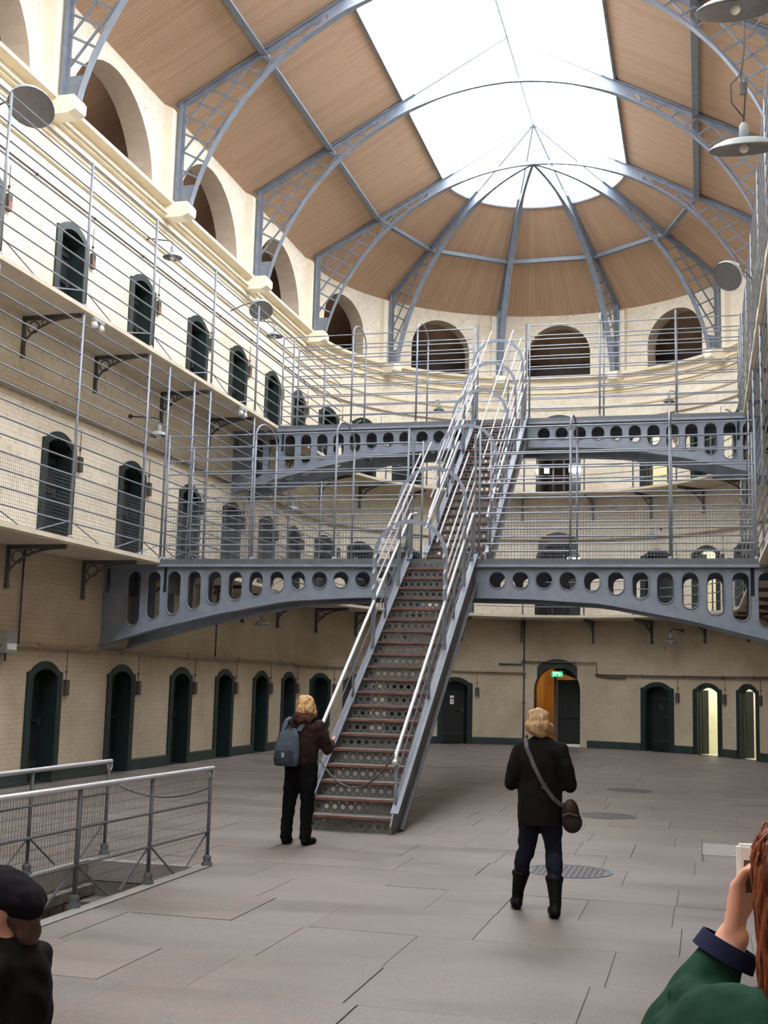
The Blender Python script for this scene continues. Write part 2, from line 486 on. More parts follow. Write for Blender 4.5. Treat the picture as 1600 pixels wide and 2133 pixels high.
for u in PIL_U:
    m = MB(); hprism(m, [(-0.02, ZA - 0.05), (0.2, ZA - 0.05), (0.2, WALL_TOP - 0.12), (-0.02, WALL_TOP)], [u - 0.24, u + 0.24])
    m.build('pilaster', 'plaster', wall_of(u))
    m = MB(); hprism(m, [(0, 11.22), (0.48, 11.22), (0.62, 11.28), (0.64, 11.32), (0.64, 11.46), (0.58, 11.54), (0, 11.54)], [u - 0.17, u + 0.17])
    m.build('corbel', 'plaster', wall_of(u))

# cornice, string course
def sweep(name, u0, u1, prof, mat, label, kind='structure', cat='trim', parent=None):
    m = MB(); us = usteps(u0, u1)
    hprism(m, prof, us)
    o = m.build(name, mat, parent)
    if parent is None: tag(o, label, cat, kind=kind)
    return o
CORN = [(0, 10.98), (0.03, 10.99), (0.03, 11.06), (0.09, 11.07), (0.09, 11.11), (0.05, 11.12), (0.05, 11.22), (0.12, 11.24), (0.12, 11.28), (0.17, 11.29), (0.17, 11.33), (0.07, 11.34), (0.07, 11.49), (0.26, 11.51), (0.26, 11.58), (0.24, 11.6), (0, 11.6)]
STR = [(0, 10.52), (0.045, 10.54), (0.06, 10.58), (0.045, 10.63), (0, 10.64)]
for i, (u0, u1, nm) in enumerate(((Y0, UA, 'long side wall'), (UA, UB, 'half-round end wall'), (UB, UE, 'side wall at the frame edge'))):
    sweep('trim_%d' % (i + 1), u0, u1, CORN, 'cornice_paint', 'moulded cream cornice under the arcade of the ' + nm)
    sweep('trim_%d' % (i + 4), u0, u1, STR, 'cornice_paint', 'thin string moulding below the cornice of the ' + nm)

# skirting, broken at the doors
def runs(u0, u1, gaps):
    cur = u0; out = []
    for g, w in sorted(gaps):
        if g - w / 2 > cur: out.append((cur, g - w / 2))
        cur = max(cur, g + w / 2)
    if cur < u1: out.append((cur, u1))
    return out
FRAME_W = 1.12
for u0, u1, nm, lb in ((Y0, UA, 'left', 'long side wall'), (UA, UB, 'end', 'half-round end wall'), (UB, UE, 'right', 'side wall at the frame edge')):
    gaps = [(u, FRAME_W if k == 'cell' else 1.86) for lv, u, k in DOORS if lv == 0 and u0 - 0.6 <= u < u1 + 0.6]
    m = MB()
    for a, b in runs(u0, u1, gaps): hprism(m, [(0, 0), (0.035, 0), (0.035, 0.2), (0.02, 0.22), (0, 0.22)], usteps(a, b))
    tag(m.build('baseboard_' + nm, 'skirting_green', None), 'dark green painted skirting band along the ' + lb, 'baseboard', kind='structure')

# ---- back wall behind the viewer, with the gable
m = MB(); m.add([(-R - 2, Y0, 0), (R + 2, Y0, 0), (R + 2, Y0, 12), (0, Y0, ZR + 0.3), (-R - 2, Y0, 12)], [(0, 1, 2, 3, 4)])
m.uv = [(v[0], v[2]) for v in m.v]
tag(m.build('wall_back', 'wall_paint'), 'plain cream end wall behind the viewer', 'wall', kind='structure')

# ---- arcade aisles behind the arches: floor, dark back wall, sloping boards
def strip(name, prof, u0, u1, mat, label, parent=None, uvf=None, cat='wall', kind='structure'):
    m = MB(); us = usteps(u0, u1); n = len(prof); m.uv = []
    for u in us:
        s_ = 0; last = None
        for off, z in prof:
            p = H(u, z, off); m.v.append(tuple(p))
            if last is not None: s_ += sqrt((off - last[0]) ** 2 + (z - last[1]) ** 2)
            last = (off, z); m.uv.append((u, s_))
    for i in range(len(us) - 1):
        for k in range(n - 1): m.f.append((i * n + k, (i + 1) * n + k, (i + 1) * n + k + 1, i * n + k + 1))
    o = m.build(name, mat, parent)
    if parent is None: tag(o, label, cat, kind=kind)
    return o
aw = strip('wall_aisle_light_shell', [(-4.8, -0.35), (-4.8, ZA - 0.5), (-2.3, ZA - 0.3), (-2.3, 12.7)], Y0, UE, 'aisle_dark', 'dark back wall of the arcade aisle, with an added light-blocking shell below')  # aisle wall on top; below it an added unseen shell keeps sky light out
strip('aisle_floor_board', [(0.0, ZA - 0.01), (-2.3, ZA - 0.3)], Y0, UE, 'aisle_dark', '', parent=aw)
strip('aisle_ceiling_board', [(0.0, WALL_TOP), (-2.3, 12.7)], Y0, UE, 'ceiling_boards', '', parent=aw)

strip('underfloor_light_seal', [(0.3, -0.3), (-4.8, -0.3)], Y0, UE, 'aisle_dark', '', parent=aw)  # unseen strip added under the walls to stop sky light leaking in
# ---- roof boarding below the skylight
XS = 2.53   # skylight edge
m_prof = [(R + 0.05, roof_z(R + 0.05)), (4.35, roof_z(4.35)), (XS, roof_z(XS))]
def boards(name, sgn, label):
    m = MB(); m.uv = []
    for y in (Y0, YC):
        for i, (x, z) in enumerate(m_prof): m.v.append((sgn * x, y, z)); m.uv.append((y, -x * 1.14))
    m.f = [(0, 1, 4, 3), (1, 2, 5, 4)]
    tag(m.build(name, 'ceiling_boards'), label, 'ceiling', kind='structure')
boards('ceiling_left', -1, 'sloping brown boarded ceiling above the long arcade wall')
boards('ceiling_right', 1, 'sloping brown boarded ceiling on the side of the hanging lamps')
m = MB(); m.uv = []; NA = 60
for i in range(NA + 1):
    th = -pi / 2 + pi * i / NA
    for x, z in m_prof:
        m.v.append((x * sin(th), YC + x * cos(th), z)); m.uv.append((th * 4.6, -x * 1.14))
for i in range(NA):
    for k in range(2): m.f.append((i * 3 + k, i * 3 + k + 1, i * 3 + 4 + k, i * 3 + 3 + k))
tag(m.build('ceiling_end', 'ceiling_boards'), 'half-cone of brown boards over the rounded end', 'ceiling', kind='structure')

# ---- skylight: panes as parts
sky = thing('window_1', 'bright glazed skylight running along the ridge and round the end', 'skylight', kind='structure')
pane_mesh = {}
PW = BAY / 3
for sgn in (-1, 1):
    mm = MB(); g = 0.012
    x0, x1 = XS - 0.02, 0.06
    mm.add([(sgn * x0, g, roof_z(x0)), (sgn * x0, PW - g, roof_z(x0)), (sgn * x1, PW - g, roof_z(x1)), (sgn * x1, g, roof_z(x1))], [(0, 1, 2, 3)])
    me = mm.mesh('pane', 'skylight_glass')
    y = YC
    while y - PW > Y0 - 0.01:
        y -= PW; link('pane', me, sky, Matrix.Translation((0, y, 0)))
NP = 10; mm = MB()
dth = pi / NP
a0, a1 = -dth / 2 + 0.004, dth / 2 - 0.004
vs = []
for i in range(5):
    t = a0 + (a1 - a0) * i / 4
    for x in (XS - 0.02, 0.08): vs.append((x * sin(t), x * cos(t), roof_z(x)))
mm.add(vs, [(2 * i, 2 * i + 1, 2 * i + 3, 2 * i + 2) for i in range(4)])
me = mm.mesh('pane', 'skylight_glass')
for i in range(NP):
    th = -pi / 2 + dth * (i + 0.5)
    link('pane', me, sky, Matrix.Translation((0, YC, 0)) @ Matrix.Rotation(-th, 4, 'Z'))
# kerb of the skylight opening and ridge bar
m = MB(); zz = roof_z(XS) - 0.02
for sgn in (-1, 1): m.bar((sgn * XS, Y0, zz), (sgn * XS, YC, zz), 0.05, 0.07)
m.tube([(XS * sin(t), YC + XS * cos(t), zz) for t in [(-pi / 2 + pi * i / 40) for i in range(41)]], 0.032, 5)
m.build('skylight_kerb', 'iron_grey', sky)
m = MB(); m.bar((0, Y0, ZR - 0.03), (0, YC + 0.05, ZR - 0.03), 0.05, 0.08); m.build('ridge_bar', 'lamp_grey', sky)

# ---- floor: bed with the stair-pit left out, flagstones as pieces
PX0, PX1, PY0, PY1 = -1.56, -0.44, 4.4, 11.15
fl = MB(); zb = -0.007
XW = R + 0.02
bed = [(-XW, Y0)] + [(XW, Y0)] + [(XW * cos(pi * i / 40), YC + XW * sin(pi * i / 40)) for i in range(41)]
fl.plate(bed, [[(PX0 - 0.05, PY0), (PX1 + 0.05, PY0), (PX1 + 0.05, PY1 + 0.05), (PX0 - 0.05, PY1 + 0.05)]], lambda a, b, d: (a, b, zb - d), 0.25)
floor = tag(fl.build('floor', 'floor_joint'), 'worn grey stone flag floor of the hall', 'floor', kind='structure')
def cam_px(p):
    d = Vector(p) - CAM; c = d.dot(_fw)
    if c <= 0.2: return None
    return 800 + 2500 * d.dot(_X) / c, 1066.5 - 2500 * d.dot(_Y) / c
pieces = []
y = 3.0; rnd = random.Random(11); row = 0
HATCH = (4.33, 5.25, 14.35, 15.42)
while y < YC + R:
    dpt = rnd.uniform(0.85, 1.15); y1 = y + dpt
    x = -R + rnd.uniform(-0.6, 0.0)
    while x < R:
        w = rnd.uniform(0.5, 1.05) if rnd.random() < 0.6 else rnd.uniform(1.0, 1.5); x1 = x + w
        pieces.append((max(x, -R + 0.01), min(x1, R - 0.01), y, y1)); x = x1
    y = y1
def clip_ok(x0, x1, y0, y1):
    if x1 - x0 < 0.08: return None
    ym = y1
    if y1 > YC:
        f = lambda yy: sqrt(max(0, R * R - (yy - YC) ** 2)) - 0.02
        lim = f(y1) if y1 < YC + R else 0
        lim = max(lim, f((max(y0, YC) + y1) / 2) * 0.98 if y0 < YC + R else 0)
        x0, x1 = max(x0, -lim), min(x1, lim)
        if x1 - x0 < 0.08: return None
    return x0, x1, y0, y1
def subtract(pc, rect):
    x0, x1, y0, y1 = pc; a0, a1, b0, b1 = rect
    if x1 <= a0 or x0 >= a1 or y1 <= b0 or y0 >= b1: return [pc]
    out = []
    if x0 < a0: out.append((x0, a0, y0, y1))
    if x1 > a1: out.append((a1, x1, y0, y1))
    xa, xb = max(x0, a0), min(x1, a1)
    if y0 < b0: out.append((xa, xb, y0, b0))
    if y1 > b1: out.append((xa, xb, b1, y1))
    return out
PIT = (PX0 - 0.12, PX1 + 0.12, PY0, PY1 + 0.12)
vis = []; far = []
for pc in pieces:
    for q in subtract(pc, PIT):
        for q2 in subtract(q, HATCH):
            q3 = clip_ok(*q2)
            if not q3: continue
            cx, cy = (q3[0] + q3[1]) / 2, (q3[2] + q3[3]) / 2
            s = cam_px((cx, cy, 0))
            on = s is not None and -60 < s[0] < 1660 and s[1] < 2200
            d = (Vector((cx, cy, 0)) - CAM).length
            area = (q3[1] - q3[0]) * (q3[3] - q3[2]) / d ** 3
            (vis if on else far).append((area, q3))
vis.sort(key=lambda t: -t[0])
near, rest = vis[:290], vis[290:]
def slab_mesh(mb, q, dz):
    x0, x1, y0, y1 = q; g = 0.002; b = 0.0025; zt = dz
    vs = [(x0 + g, y0 + g, -0.03), (x1 - g, y0 + g, -0.03), (x1 - g, y1 - g, -0.03), (x0 + g, y1 - g, -0.03),
          (x0 + g, y0 + g, zt - b), (x1 - g, y0 + g, zt - b), (x1 - g, y1 - g, zt - b), (x0 + g, y1 - g, zt - b),
          (x0 + g + b, y0 + g + b, zt), (x1 - g - b, y0 + g + b, zt), (x1 - g - b, y1 - g - b, zt), (x0 + g + b, y1 - g - b, zt)]
    fs = [(8, 9, 10, 11)]
    for a in (0, 4):
        for k in range(4): fs.append((a + k, a + (k + 1) % 4, a + 4 + (k + 1) % 4, a + 4 + k))
    mb.add(vs, fs)
for _, q in near:
    mb = MB(); slab_mesh(mb, q, rnd.uniform(-0.003, 0.003)); mb.build('flagstone', 'flagstone', floor)
mb = MB()
for _, q in rest + far: slab_mesh(mb, q, rnd.uniform(-0.003, 0.003))
tag(mb.build('flagstone_paving', 'flagstone', floor), kind='stuff')

# ---- stair pit going down to the basement
m = MB(); d = 2.2
pit = thing('pit_wall', 'rubble-lined pit of the basement stair between two railings', 'pit', kind='structure')
m = MB(); m.add([(PX0, PY0, -0.18), (PX1, PY0, -0.18), (PX1, PY1, -0.18), (PX0, PY1, -0.18), (PX0, PY0, -d), (PX1, PY0, -d), (PX1, PY1, -d), (PX0, PY1, -d)],
                [(0, 1, 5, 4), (1, 2, 6, 5), (2, 3, 7, 6), (3, 0, 4, 7), (4, 5, 6, 7)])
m.build('pit_lining', 'rubble', pit)
rs = random.Random(3)
z = -0.2
while z > -1.2:
    h = rs.uniform(0.09, 0.17); y = 5.5
    while y < PY1 - 0.02:
        w = rs.uniform(0.14, 0.34); y1 = min(y + w, PY1)
        m = MB(); m.box((PX0 + 0.03 + rs.uniform(0, 0.03), (y + y1) / 2, z - h / 2), (0.1, y1 - y - 0.02, h - 0.018)); m.build('stone', 'rubble', pit)
        y = y1
    z -= h
for i in range(6):
    m = MB(); m.box(((PX0 + PX1) / 2, PY1 - 0.16 - 0.3 * i, -0.42 - 0.19 * i + 0.03), (PX1 - PX0, 0.34, 0.12)); m.build('step', 'floor_joint', pit)
for (cx, cy, sx, sy) in ((PX1 + 0.06, (PY0 + PY1) / 2, 0.12, PY1 - PY0), (PX0 - 0.06, (PY0 + PY1) / 2, 0.12, PY1 - PY0), ((PX0 + PX1) / 2, PY1 + 0.06, PX1 - PX0 + 0.24, 0.12)):
    m = MB(); m.box((cx, cy, -0.09), (sx, sy, 0.2)); m.build('kerb', 'kerb_stone', pit)

# pale hatch slab and round covers let into the floor
m = MB(); m.box(((HATCH[0] + HATCH[1]) / 2, (HATCH[2] + HATCH[3]) / 2, -0.02), (HATCH[1] - HATCH[0] - 0.012, HATCH[3] - HATCH[2] - 0.012, 0.052))
tag(m.build('hatch_slab', 'pale_hatch'), 'pale rectangular slab set in the floor beside the red-haired person', 'slab')
for (x, y, r, lb) in ((3.04, 12.5, 0.43, 'round iron cover in the floor behind the woman with the shoulder bag'), (3.0, 18.0, 0.42, 'round iron cover midway to the arched doorway'),
                      (3.04, 22.6, 0.42, 'round iron cover nearest the arched doorway')):
    t = thing('floor_cover', lb, 'cover', (x, y, 0.004), group='round iron floor covers')
    m = MB(); m.lathe([(0, 0.0), (r - 0.03, 0.0), (r - 0.03, -0.02)], 40); m.build('plate', 'cast_iron', t)
    m = MB(); m.lathe([(r - 0.025, -0.02), (r - 0.025, 0.003), (r, 0.003), (r, -0.02)], 40); m.build('rim', 'iron_dark', t)
    m = MB()
    k = int(r / 0.055)
    for i in range(-k, k + 1):
        for j in range(-k, k + 1):
            if (i * i + j * j) * 0.055 ** 2 < (r - 0.06) ** 2: m.box((i * 0.055, j * 0.055, 0.002), (0.03, 0.03, 0.006))
    tag(m.build('tread_studs', 'cast_iron', t), kind='stuff')

# ================================================================ DOORS
LV = ['ground floor', 'middle gallery', 'top gallery']
def ring_plate(m, outer, inner, fmap, t): m.plate(outer, [inner], fmap, t)
# shared meshes, door frame: x against the run, y into the hall
def cell_meshes():
    w = FRAME_W; h = 2.03; M = {}
    fm = lambda a, b, d: (a, 0.035 - d, b)
    sh = 0.13   # square shoulders, then the low arch
    out = [(-w / 2, 0), (w / 2, 0), (w / 2, 1.84)]
    ww = w - 2 * 0.12; rise = 0.16; rr = (ww * ww / 4 + rise * rise) / (2 * rise); a = math.asin(ww / 2 / rr)
    for i in range(0, 13):
        t = a - 2 * a * i / 12; out.append((rr * sin(t), h - rr + rr * cos(t)))
    out.append((-w / 2, 1.84))
    lp = seg_loop(0, 0, OPEN_W, OPEN_H, 0.14)
    # frame ring open at the foot: keep its legs
    m = MB(); inner = [(p[0], p[1] - 0.02 if p[1] < 0.01 else p[1]) for p in lp]
    poly = [(-w / 2, 0), (-OPEN_W / 2, 0)] + list(reversed(lp[2:])) + [(OPEN_W / 2, 0), (w / 2, 0)] + out[2:]
    m.plate(list(poly), [], fm, 0.06); M['frame'] = m.mesh('frame', 'door_green')
    m = MB(); n = len(lp)
    for (x, z) in lp: m.v.append((x, 0, z)); m.v.append((x, -0.42, z))
    for i in range(n):
        j = (i + 1) % n; m.f.append((2 * i, 2 * j, 2 * j + 1, 2 * i + 1))
    M['reveal'] = m.mesh('reveal', 'door_green')
    m = MB()
    for (x, z) in lp: m.v.append((x, 0, z)); m.v.append((x, -0.12, z))
    for i in range(n):
        j = (i + 1) % n; m.f.append((2 * i, 2 * j, 2 * j + 1, 2 * i + 1))
    M['thin_reveal'] = m.mesh('reveal', 'door_green')
    m = MB(); m.plate(seg_loop(0, 0.02, OPEN_W - 0.02, OPEN_H - 0.03, 0.13), [], lambda a, b, d: (a, -0.26 - d, b), 0.05)
    M['leaf'] = m.mesh('leaf', 'door_leaf')
    m = MB(); m.box((0, -0.245, 0.3), (0.66, 0.03, 0.09)); m.box((0, -0.245, 1.55), (0.66, 0.03, 0.09)); M['ledge'] = m.mesh('ledge', 'door_green')
    m = MB(); m.box((0.02, -0.25, 1.3), (0.14, 0.04, 0.18)); M['hatch'] = m.mesh('hatch', 'door_iron')
    m = MB(); m.tube([(-0.36, -0.235, 1.02), (-0.08, -0.235, 1.02)], 0.016, 6); m.box((-0.3, -0.24, 1.02), (0.1, 0.04, 0.14)); M['bolt'] = m.mesh('bolt', 'door_iron')
    # open leaf swung inwards
    m = MB(); m.box((OPEN_W / 2 - 0.03, -0.12 - 0.125, 0.92), (0.05, 0.25, 1.8)); M['open_leaf'] = m.mesh('open_leaf', 'door_leaf')
    # lit cell behind an open door
    m = MB(); cw, cd, chh = 1.9, 2.6, 2.35
    m.add([(-cw / 2, -0.12, 0), (cw / 2, -0.12, 0), (cw / 2, -cd, 0), (-cw / 2, -cd, 0), (-cw / 2, -0.12, chh), (cw / 2, -0.12, chh), (cw / 2, -cd, chh), (-cw / 2, -cd, chh)],
          [(3, 2, 1, 0), (4, 5, 6, 7), (2, 3, 7, 6), (1, 2, 6, 5), (3, 0, 4, 7)])
    M['cell'] = m.mesh('cell_room', 'cell_white')
    return M
CM = cell_meshes()
def arch_meshes():
    M = {}; fm = lambda a, b, d: (a, 0.03 - d, b)
    lo = arch_loop(0, 0, 1.82, 2.66, 24); li = arch_loop(0, 0, 1.42, 2.42, 24)
    poly = [(-0.91, 0), (-0.71, 0)] + list(reversed(li[2:])) + [(0.71, 0), (0.91, 0)] + lo[2:]
    m = MB(); m.plate(poly, [], fm, 0.06); M['frame'] = m.mesh('frame', 'door_green')
    m = MB(); n = len(li)
    for (x, z) in li: m.v.append((x, 0, z)); m.v.append((x, -0.6, z))
    for i in range(n):
        j = (i + 1) % n; m.f.append((2 * i, 2 * j, 2 * j + 1, 2 * i + 1))
    M['reveal'] = m.mesh('reveal', 'door_green')
    m = MB(); cw, d0, d1, hh = 1.7, -0.6, -4.2, 2.6
    m.add([(-cw / 2, d0, 0), (cw / 2, d0, 0), (cw / 2, d1, 0), (-cw / 2, d1, 0), (-cw / 2, d0, hh), (cw / 2, d0, hh), (cw / 2, d1, hh), (-cw / 2, d1, hh)],
          [(3, 2, 1, 0), (4, 5, 6, 7), (2, 3, 7, 6), (1, 2, 6, 5), (3, 0, 4, 7)])
    M['passage'] = m.mesh('passage', 'warm_plaster')
    M['passage_grey'] = m.mesh('passage', 'aisle_dark')
    return M
AM = arch_meshes()
OPEN = {(0, 10): 'lit'}
doorno = 0; count = [0, 0, 0]
LIT = {(0, 44.5), (0, 60), (1, 44.5), (2, 28.5)}
for lv, u, kind in DOORS:
    doorno += 1; count[lv] += (kind == 'cell'); k = count[lv]
    deg = None if u <= UA else round(math.degrees((u - UA) / R) - 90, 1)
    root = link('door_%d' % doorno, None); root.matrix_world = HM(u, ZL[lv]); root.empty_display_size = 0.1
    if kind == 'arch':
        tag(root, ('tall round-arched doorway with green surround at the foot of the end wall', 'round-arched doorway with green surround on the middle gallery', 'round-arched doorway with strip lamps on the top gallery')[lv], 'doorway', kind='structure')
        link('frame', AM['frame'], root); link('reveal', AM['reveal'], root)
        link('passage', AM['passage' if lv == 0 else 'passage_grey'], root)
        if lv == 0:
            m = MB()   # inner iron gate leaf on the right side, with bars; plus dark jamb of the inner porch
            for i in range(9): m.box((-0.62 + i * 0.085, -0.9, 1.02), (0.03, 0.03, 2.0))
            m.box((-0.28, -0.93, 1.02), (0.74, 0.02, 2.0)); m.box((-0.28, -0.9, 2.0), (0.74, 0.06, 0.06)); m.box((-0.28, -0.9, 0.9), (0.74, 0.06, 0.06))
            m.build('gate_leaf', 'door_leaf', root)
            m = MB(); m.box((0.16, -0.95, 1.1), (0.09, 0.12, 2.2)); m.build('gate_post', 'bracket_iron', root)
            m = MB(); m.plate([(-0.71, 1.98)] + [(p[0], p[1]) for p in arch_loop(0, 0, 1.40, 2.41, 24)[2:] if p[0] < 0.3 and p[1] >= 1.98] + [(0.3, 1.98)], [], lambda a, b, d: (a, -0.88 - d, b), 0.04)
            m.build('transom_panel', 'door_leaf', root)
            m = MB(); m.box((-0.3, -0.25, 0.03), (0.8, 0.4, 0.07)); m.build('daylight_strip', 'white_paint', root)  # white box put in for the strip of daylight below the door
            m = MB(); m.ball((-0.45, -2.6, 2.3), 0.07, 10, 6); m.build('bulb', 'warm_bulb', root)
        else:
            m = MB(); m.box((0.0, -1.6, 1.2), (0.07, 0.07, 2.4)); m.box((0.35, -1.6, 1.2), (0.05, 0.05, 2.4)); m.box((-0.45, -1.62, 1.2), (0.5, 0.04, 2.4)); m.build('inner_frame', 'door_leaf', root)
            for xx, zz in (((-0.42, 1.12), (0.52, 1.1)) if lv == 2 else ((-0.38, 1.93),)):
                m = MB(); m.box((xx, -1.2, zz), (0.42 if xx < 0 else 0.14, 0.08, 0.12 if lv == 1 else 0.2)); m.build('strip_lamp', 'tube_light', root)
        continue
    nm = 'leaf' if True else ''
    lit = (lv, deg) in LIT
    tag(root, 'dark green cell door %s, %s from the left on the %s' % ('standing open on a lit cell' if lit else 'in a low-arched frame', ORD[k], LV[lv]), 'door', 'cell doors of the ' + LV[lv], 'structure')
    link('frame', CM['frame'], root); link('reveal', CM['thin_reveal' if lit else 'reveal'], root)
    if lit:
        link('cell_room', CM['cell'], root); link('leaf', CM['open_leaf'], root)
        m = MB(); m.box((0, -1.5, 2.28), (0.1, 1.0, 0.06)); m.build('strip_lamp', 'cell_lamp', root)
    else:
        lf = link('leaf', CM['leaf'], root); link('ledge', CM['ledge'], lf); link('hatch', CM['hatch'], lf); link('bolt', CM['bolt'], lf)
    # lock box on the wall to the right of the door, with its wire
    t = thing('lock_box', 'small lock box beside the %s cell door from the left, %s' % (ORD[k], LV[lv]), 'lock box', group='lock boxes of the ' + LV[lv])
    t.matrix_world = HM(u + 0.7, ZL[lv])
    rust = (lv == 2)
    m = MB(); m.box((0, 0.03, 1.585), (0.12, 0.06, 0.27)); m.build('case', 'lock_box', t)
    m = MB(); m.box((0, 0.062, 1.53), (0.1, 0.012, 0.15)); m.build('cover', 'rust_box' if rust else 'pipe_dark', t)
    m = MB(); m.tube([(0, 0.02, 1.72), (0, 0.02, 2.22)], 0.007, 5); m.build('wire_pull', 'pipe_dark', t)
    m = MB(); m.ball((0, 0.02, 1.86), 0.025, 8, 5); m.build('bead', 'pipe_dark', t)
# paper notice on a closed door left of the arched doorway
d = HM(uth(-28.5), 0)
for (x, z, sx, sz, lb) in ((0.03, 1.42, 0.13, 0.07, 'small white notice, upper of two on the door left of the arched doorway'), (0.03, 1.27, 0.12, 0.15, 'white printed notice, lower of two on the door left of the arched doorway')):
    t = thing('paper_notice', lb, 'notice', group='door notices'); t.matrix_world = d
    m = MB(); m.box((x, -0.222, z), (sx, 0.006, sz)); m.build('sheet', 'white_paint', t)
    if sz > 0.1:
        m = MB()
        for i in range(3): m.box((x, -0.2185, z + 0.04 - 0.035 * i), (0.08, 0.002, 0.014))
        m.build('print', 'pipe_dark', t)
    m = MB(); m.box((x, -0.236, z), (sx * 1.1, 0.022, sz * 1.1)); m.build('backing', 'door_iron', t)
# exit sign above the arched doorway
t = thing('exit_sign', 'lit green exit sign with white pictogram hung in the arched doorway', 'sign'); t.matrix_world = HM(uth(0), 0)
m = MB(); m.box((0.0, 0.0, 2.2), (0.34, 0.05, 0.17)); m.build('case', 'exit_green', t)
m = MB()
m.box((0.11, 0.027, 2.2), (0.02, 0.006, 0.11)); m.box((0.06, 0.027, 2.235), (0.1, 0.006, 0.02)); m.box((0.045, 0.027, 2.19), (0.02, 0.006, 0.09))   # running figure and arrow
m.box((-0.02, 0.027, 2.235), (0.1, 0.006, 0.02)); m.box((-0.07, 0.027, 2.19), (0.02, 0.006, 0.09)); m.box((-0.12, 0.027, 2.2), (0.03, 0.006, 0.03))
m.build('pictogram', 'exit_white', t)
m = MB(); m.tube([(-0.1, 0, 2.28), (-0.1, 0, 2.46)], 0.008, 5); m.tube([(0.1, 0, 2.28), (0.1, 0, 2.46)], 0.008, 5); m.build('hanger', 'pipe_dark', t)
t = thing('light_switch', 'small white switch plate on the jamb of the arched doorway', 'switch'); t.matrix_world = HM(uth(0), 0)
m = MB(); m.box((0.86, 0.04, 1.36), (0.08, 0.03, 0.1)); m.build('plate', 'white_paint', t)
m = MB(); m.box((0.86, 0.058, 1.36), (0.03, 0.012, 0.04)); m.build('rocker', 'lamp_grey', t)

# ================================================================ GALLERIES
POST_Y = [4.5, 7.0, 9.5, 12.0, 14.5, 16.95, 19.4, 22.2, 24.7, 27.2, 29.7]
APSE_POST = [-78, -61, -44, -27, -10, 10, 27, 44, 61, 78]
def bracket_mesh():
    m = MB()   # iron bracket: x across, y out, z up, top at 0
    m.bar((0, 0.0, -0.035), (0, 1.05, -0.035), 0.05, 0.07)
    m.bar((0, 0.03, -0.03), (0, 0.03, -0.62), 0.05, 0.06, (0, 1, 0))
    m.tube([(0, 0.03 + 0.95 * (1 - cos(t)), -0.55 + 0.5 * sin(t)) for t in [pi / 2 * i / 8 for i in range(9)]], 0.022, 6)
    m.tube([(0, 0.2 + 0.1 * cos(t), -0.19 + 0.1 * sin(t)) for t in [2 * pi * i / 12 for i in range(12)]], 0.014, 5, True)
    m.tube([(0, 0.4 + 0.05 * cos(t), -0.125 + 0.05 * sin(t)) for t in [2 * pi * i / 10 for i in range(10)]], 0.012, 5, True)
    m.box((0, 0.03, -0.66), (0.07, 0.07, 0.08))
    return m.mesh('bracket', 'bracket_iron')
BRK = bracket_mesh()
def gallery(u0, u1, z, label, posts):
    m = MB(); hprism(m, [(0, z - 0.1), (GAL - 0.02, z - 0.1), (GAL, z - 0.08), (GAL + 0.02, z - 0.07), (GAL + 0.02, z), (0, z)], usteps(u0, u1))
    o = tag(m.build('gallery_floor', 'stone_slab'), label, 'gallery', kind='structure')
    for u in posts: link('bracket', BRK, o, HM(u, z - 0.1))
    return o
RU = lambda y: UB + (YC - y)
for z, nm in ((Z1, 'middle'), (Z2, 'top')):
    gallery(Y0, UA, z, 'stone slab floor of the %s gallery along the long side wall' % nm, [y for y in POST_Y if y > 10])
    gallery(UA, UB, z, 'curved stone slab floor of the %s gallery round the end' % nm, [uth(d) for d in APSE_POST])
    gallery(UB, UE, z, 'stone slab floor of the %s gallery at the frame edge' % nm, [RU(y) for y in POST_Y if y > 10])

# ================================================================ RAILINGS
RR = 0.014
def rails_run(root, u0, u1, off, z, heights, posts, top, meshh=0.0, brace=True, hook=False, mesh_sp=0.055, pr=0.024):
    us = usteps(u0, u1, 0.45)
    for h in heights:
        m = MB(); m.tube([H(u, z + h, off) for u in us], RR, 5); m.build('rail', 'rail_grey', root, True)
    for u in posts:
        m = MB(); p = [H(u, z, off), H(u, z + top, off)]
        if hook:
            p = [H(u, z, off)] + [H(u, z + top - 0.18 + 0.18 * sin(t), off + 0.18 * (1 - cos(t))) for t in [pi / 2 * i / 5 for i in range(6)]]
        m.tube(p, pr, 6); m.lathe([(0.045, 0), (0.045, 0.03), (0.028, 0.05)], 8, Matrix.Translation(H(u, z, off)))
        m.build('post', 'rail_grey', root, True)
        if brace:
            for s in (-1, 1):
                m = MB(); m.tube([H(u, z + 0.28, off), H(u + s * 0.95, z + 0.02, off)], 0.011, 5); m.build('brace', 'rail_grey', root)
    if meshh:
        m = MB(); w = 0.0022
        n = int((u1 - u0) / mesh_sp)
        for i in range(n + 1):
            u = u0 + (u1 - u0) * i / n
            a, b = H(u, z + 0.02, off), H(u, z + meshh, off); t = (H(u + 0.01, z, off) - H(u - 0.01, z, off)).normalized() * w
            nn = Vector((t.y, -t.x, 0))
            m.add([a - t, a + t, b + t, b - t, a - nn, a + nn, b + nn, b - nn], [(0, 1, 2, 3), (4, 5, 6, 7)])
        k = int(meshh / mesh_sp)
        for j in range(k + 1):
            zz = z + 0.02 + (meshh - 0.02) * j / k
            for a, b in zip(us, us[1:]):
                p, q = H(a, zz, off), H(b, zz, off); up = Vector((0, 0, w))
                m.add([p - up, q - up, q + up, p + up], [(0, 1, 2, 3)])
        tag(m.build('wire_mesh', 'wire', root), kind='stuff')
H15 = [0.25 * i for i in range(1, 15)]
H10 = [0.25 * i for i in range(1, 10)] + [2.44]
OFF = GAL - 0.03
B1, B2, BW = 20.2, 26.2, 1.18     # bridge fronts, bridge width
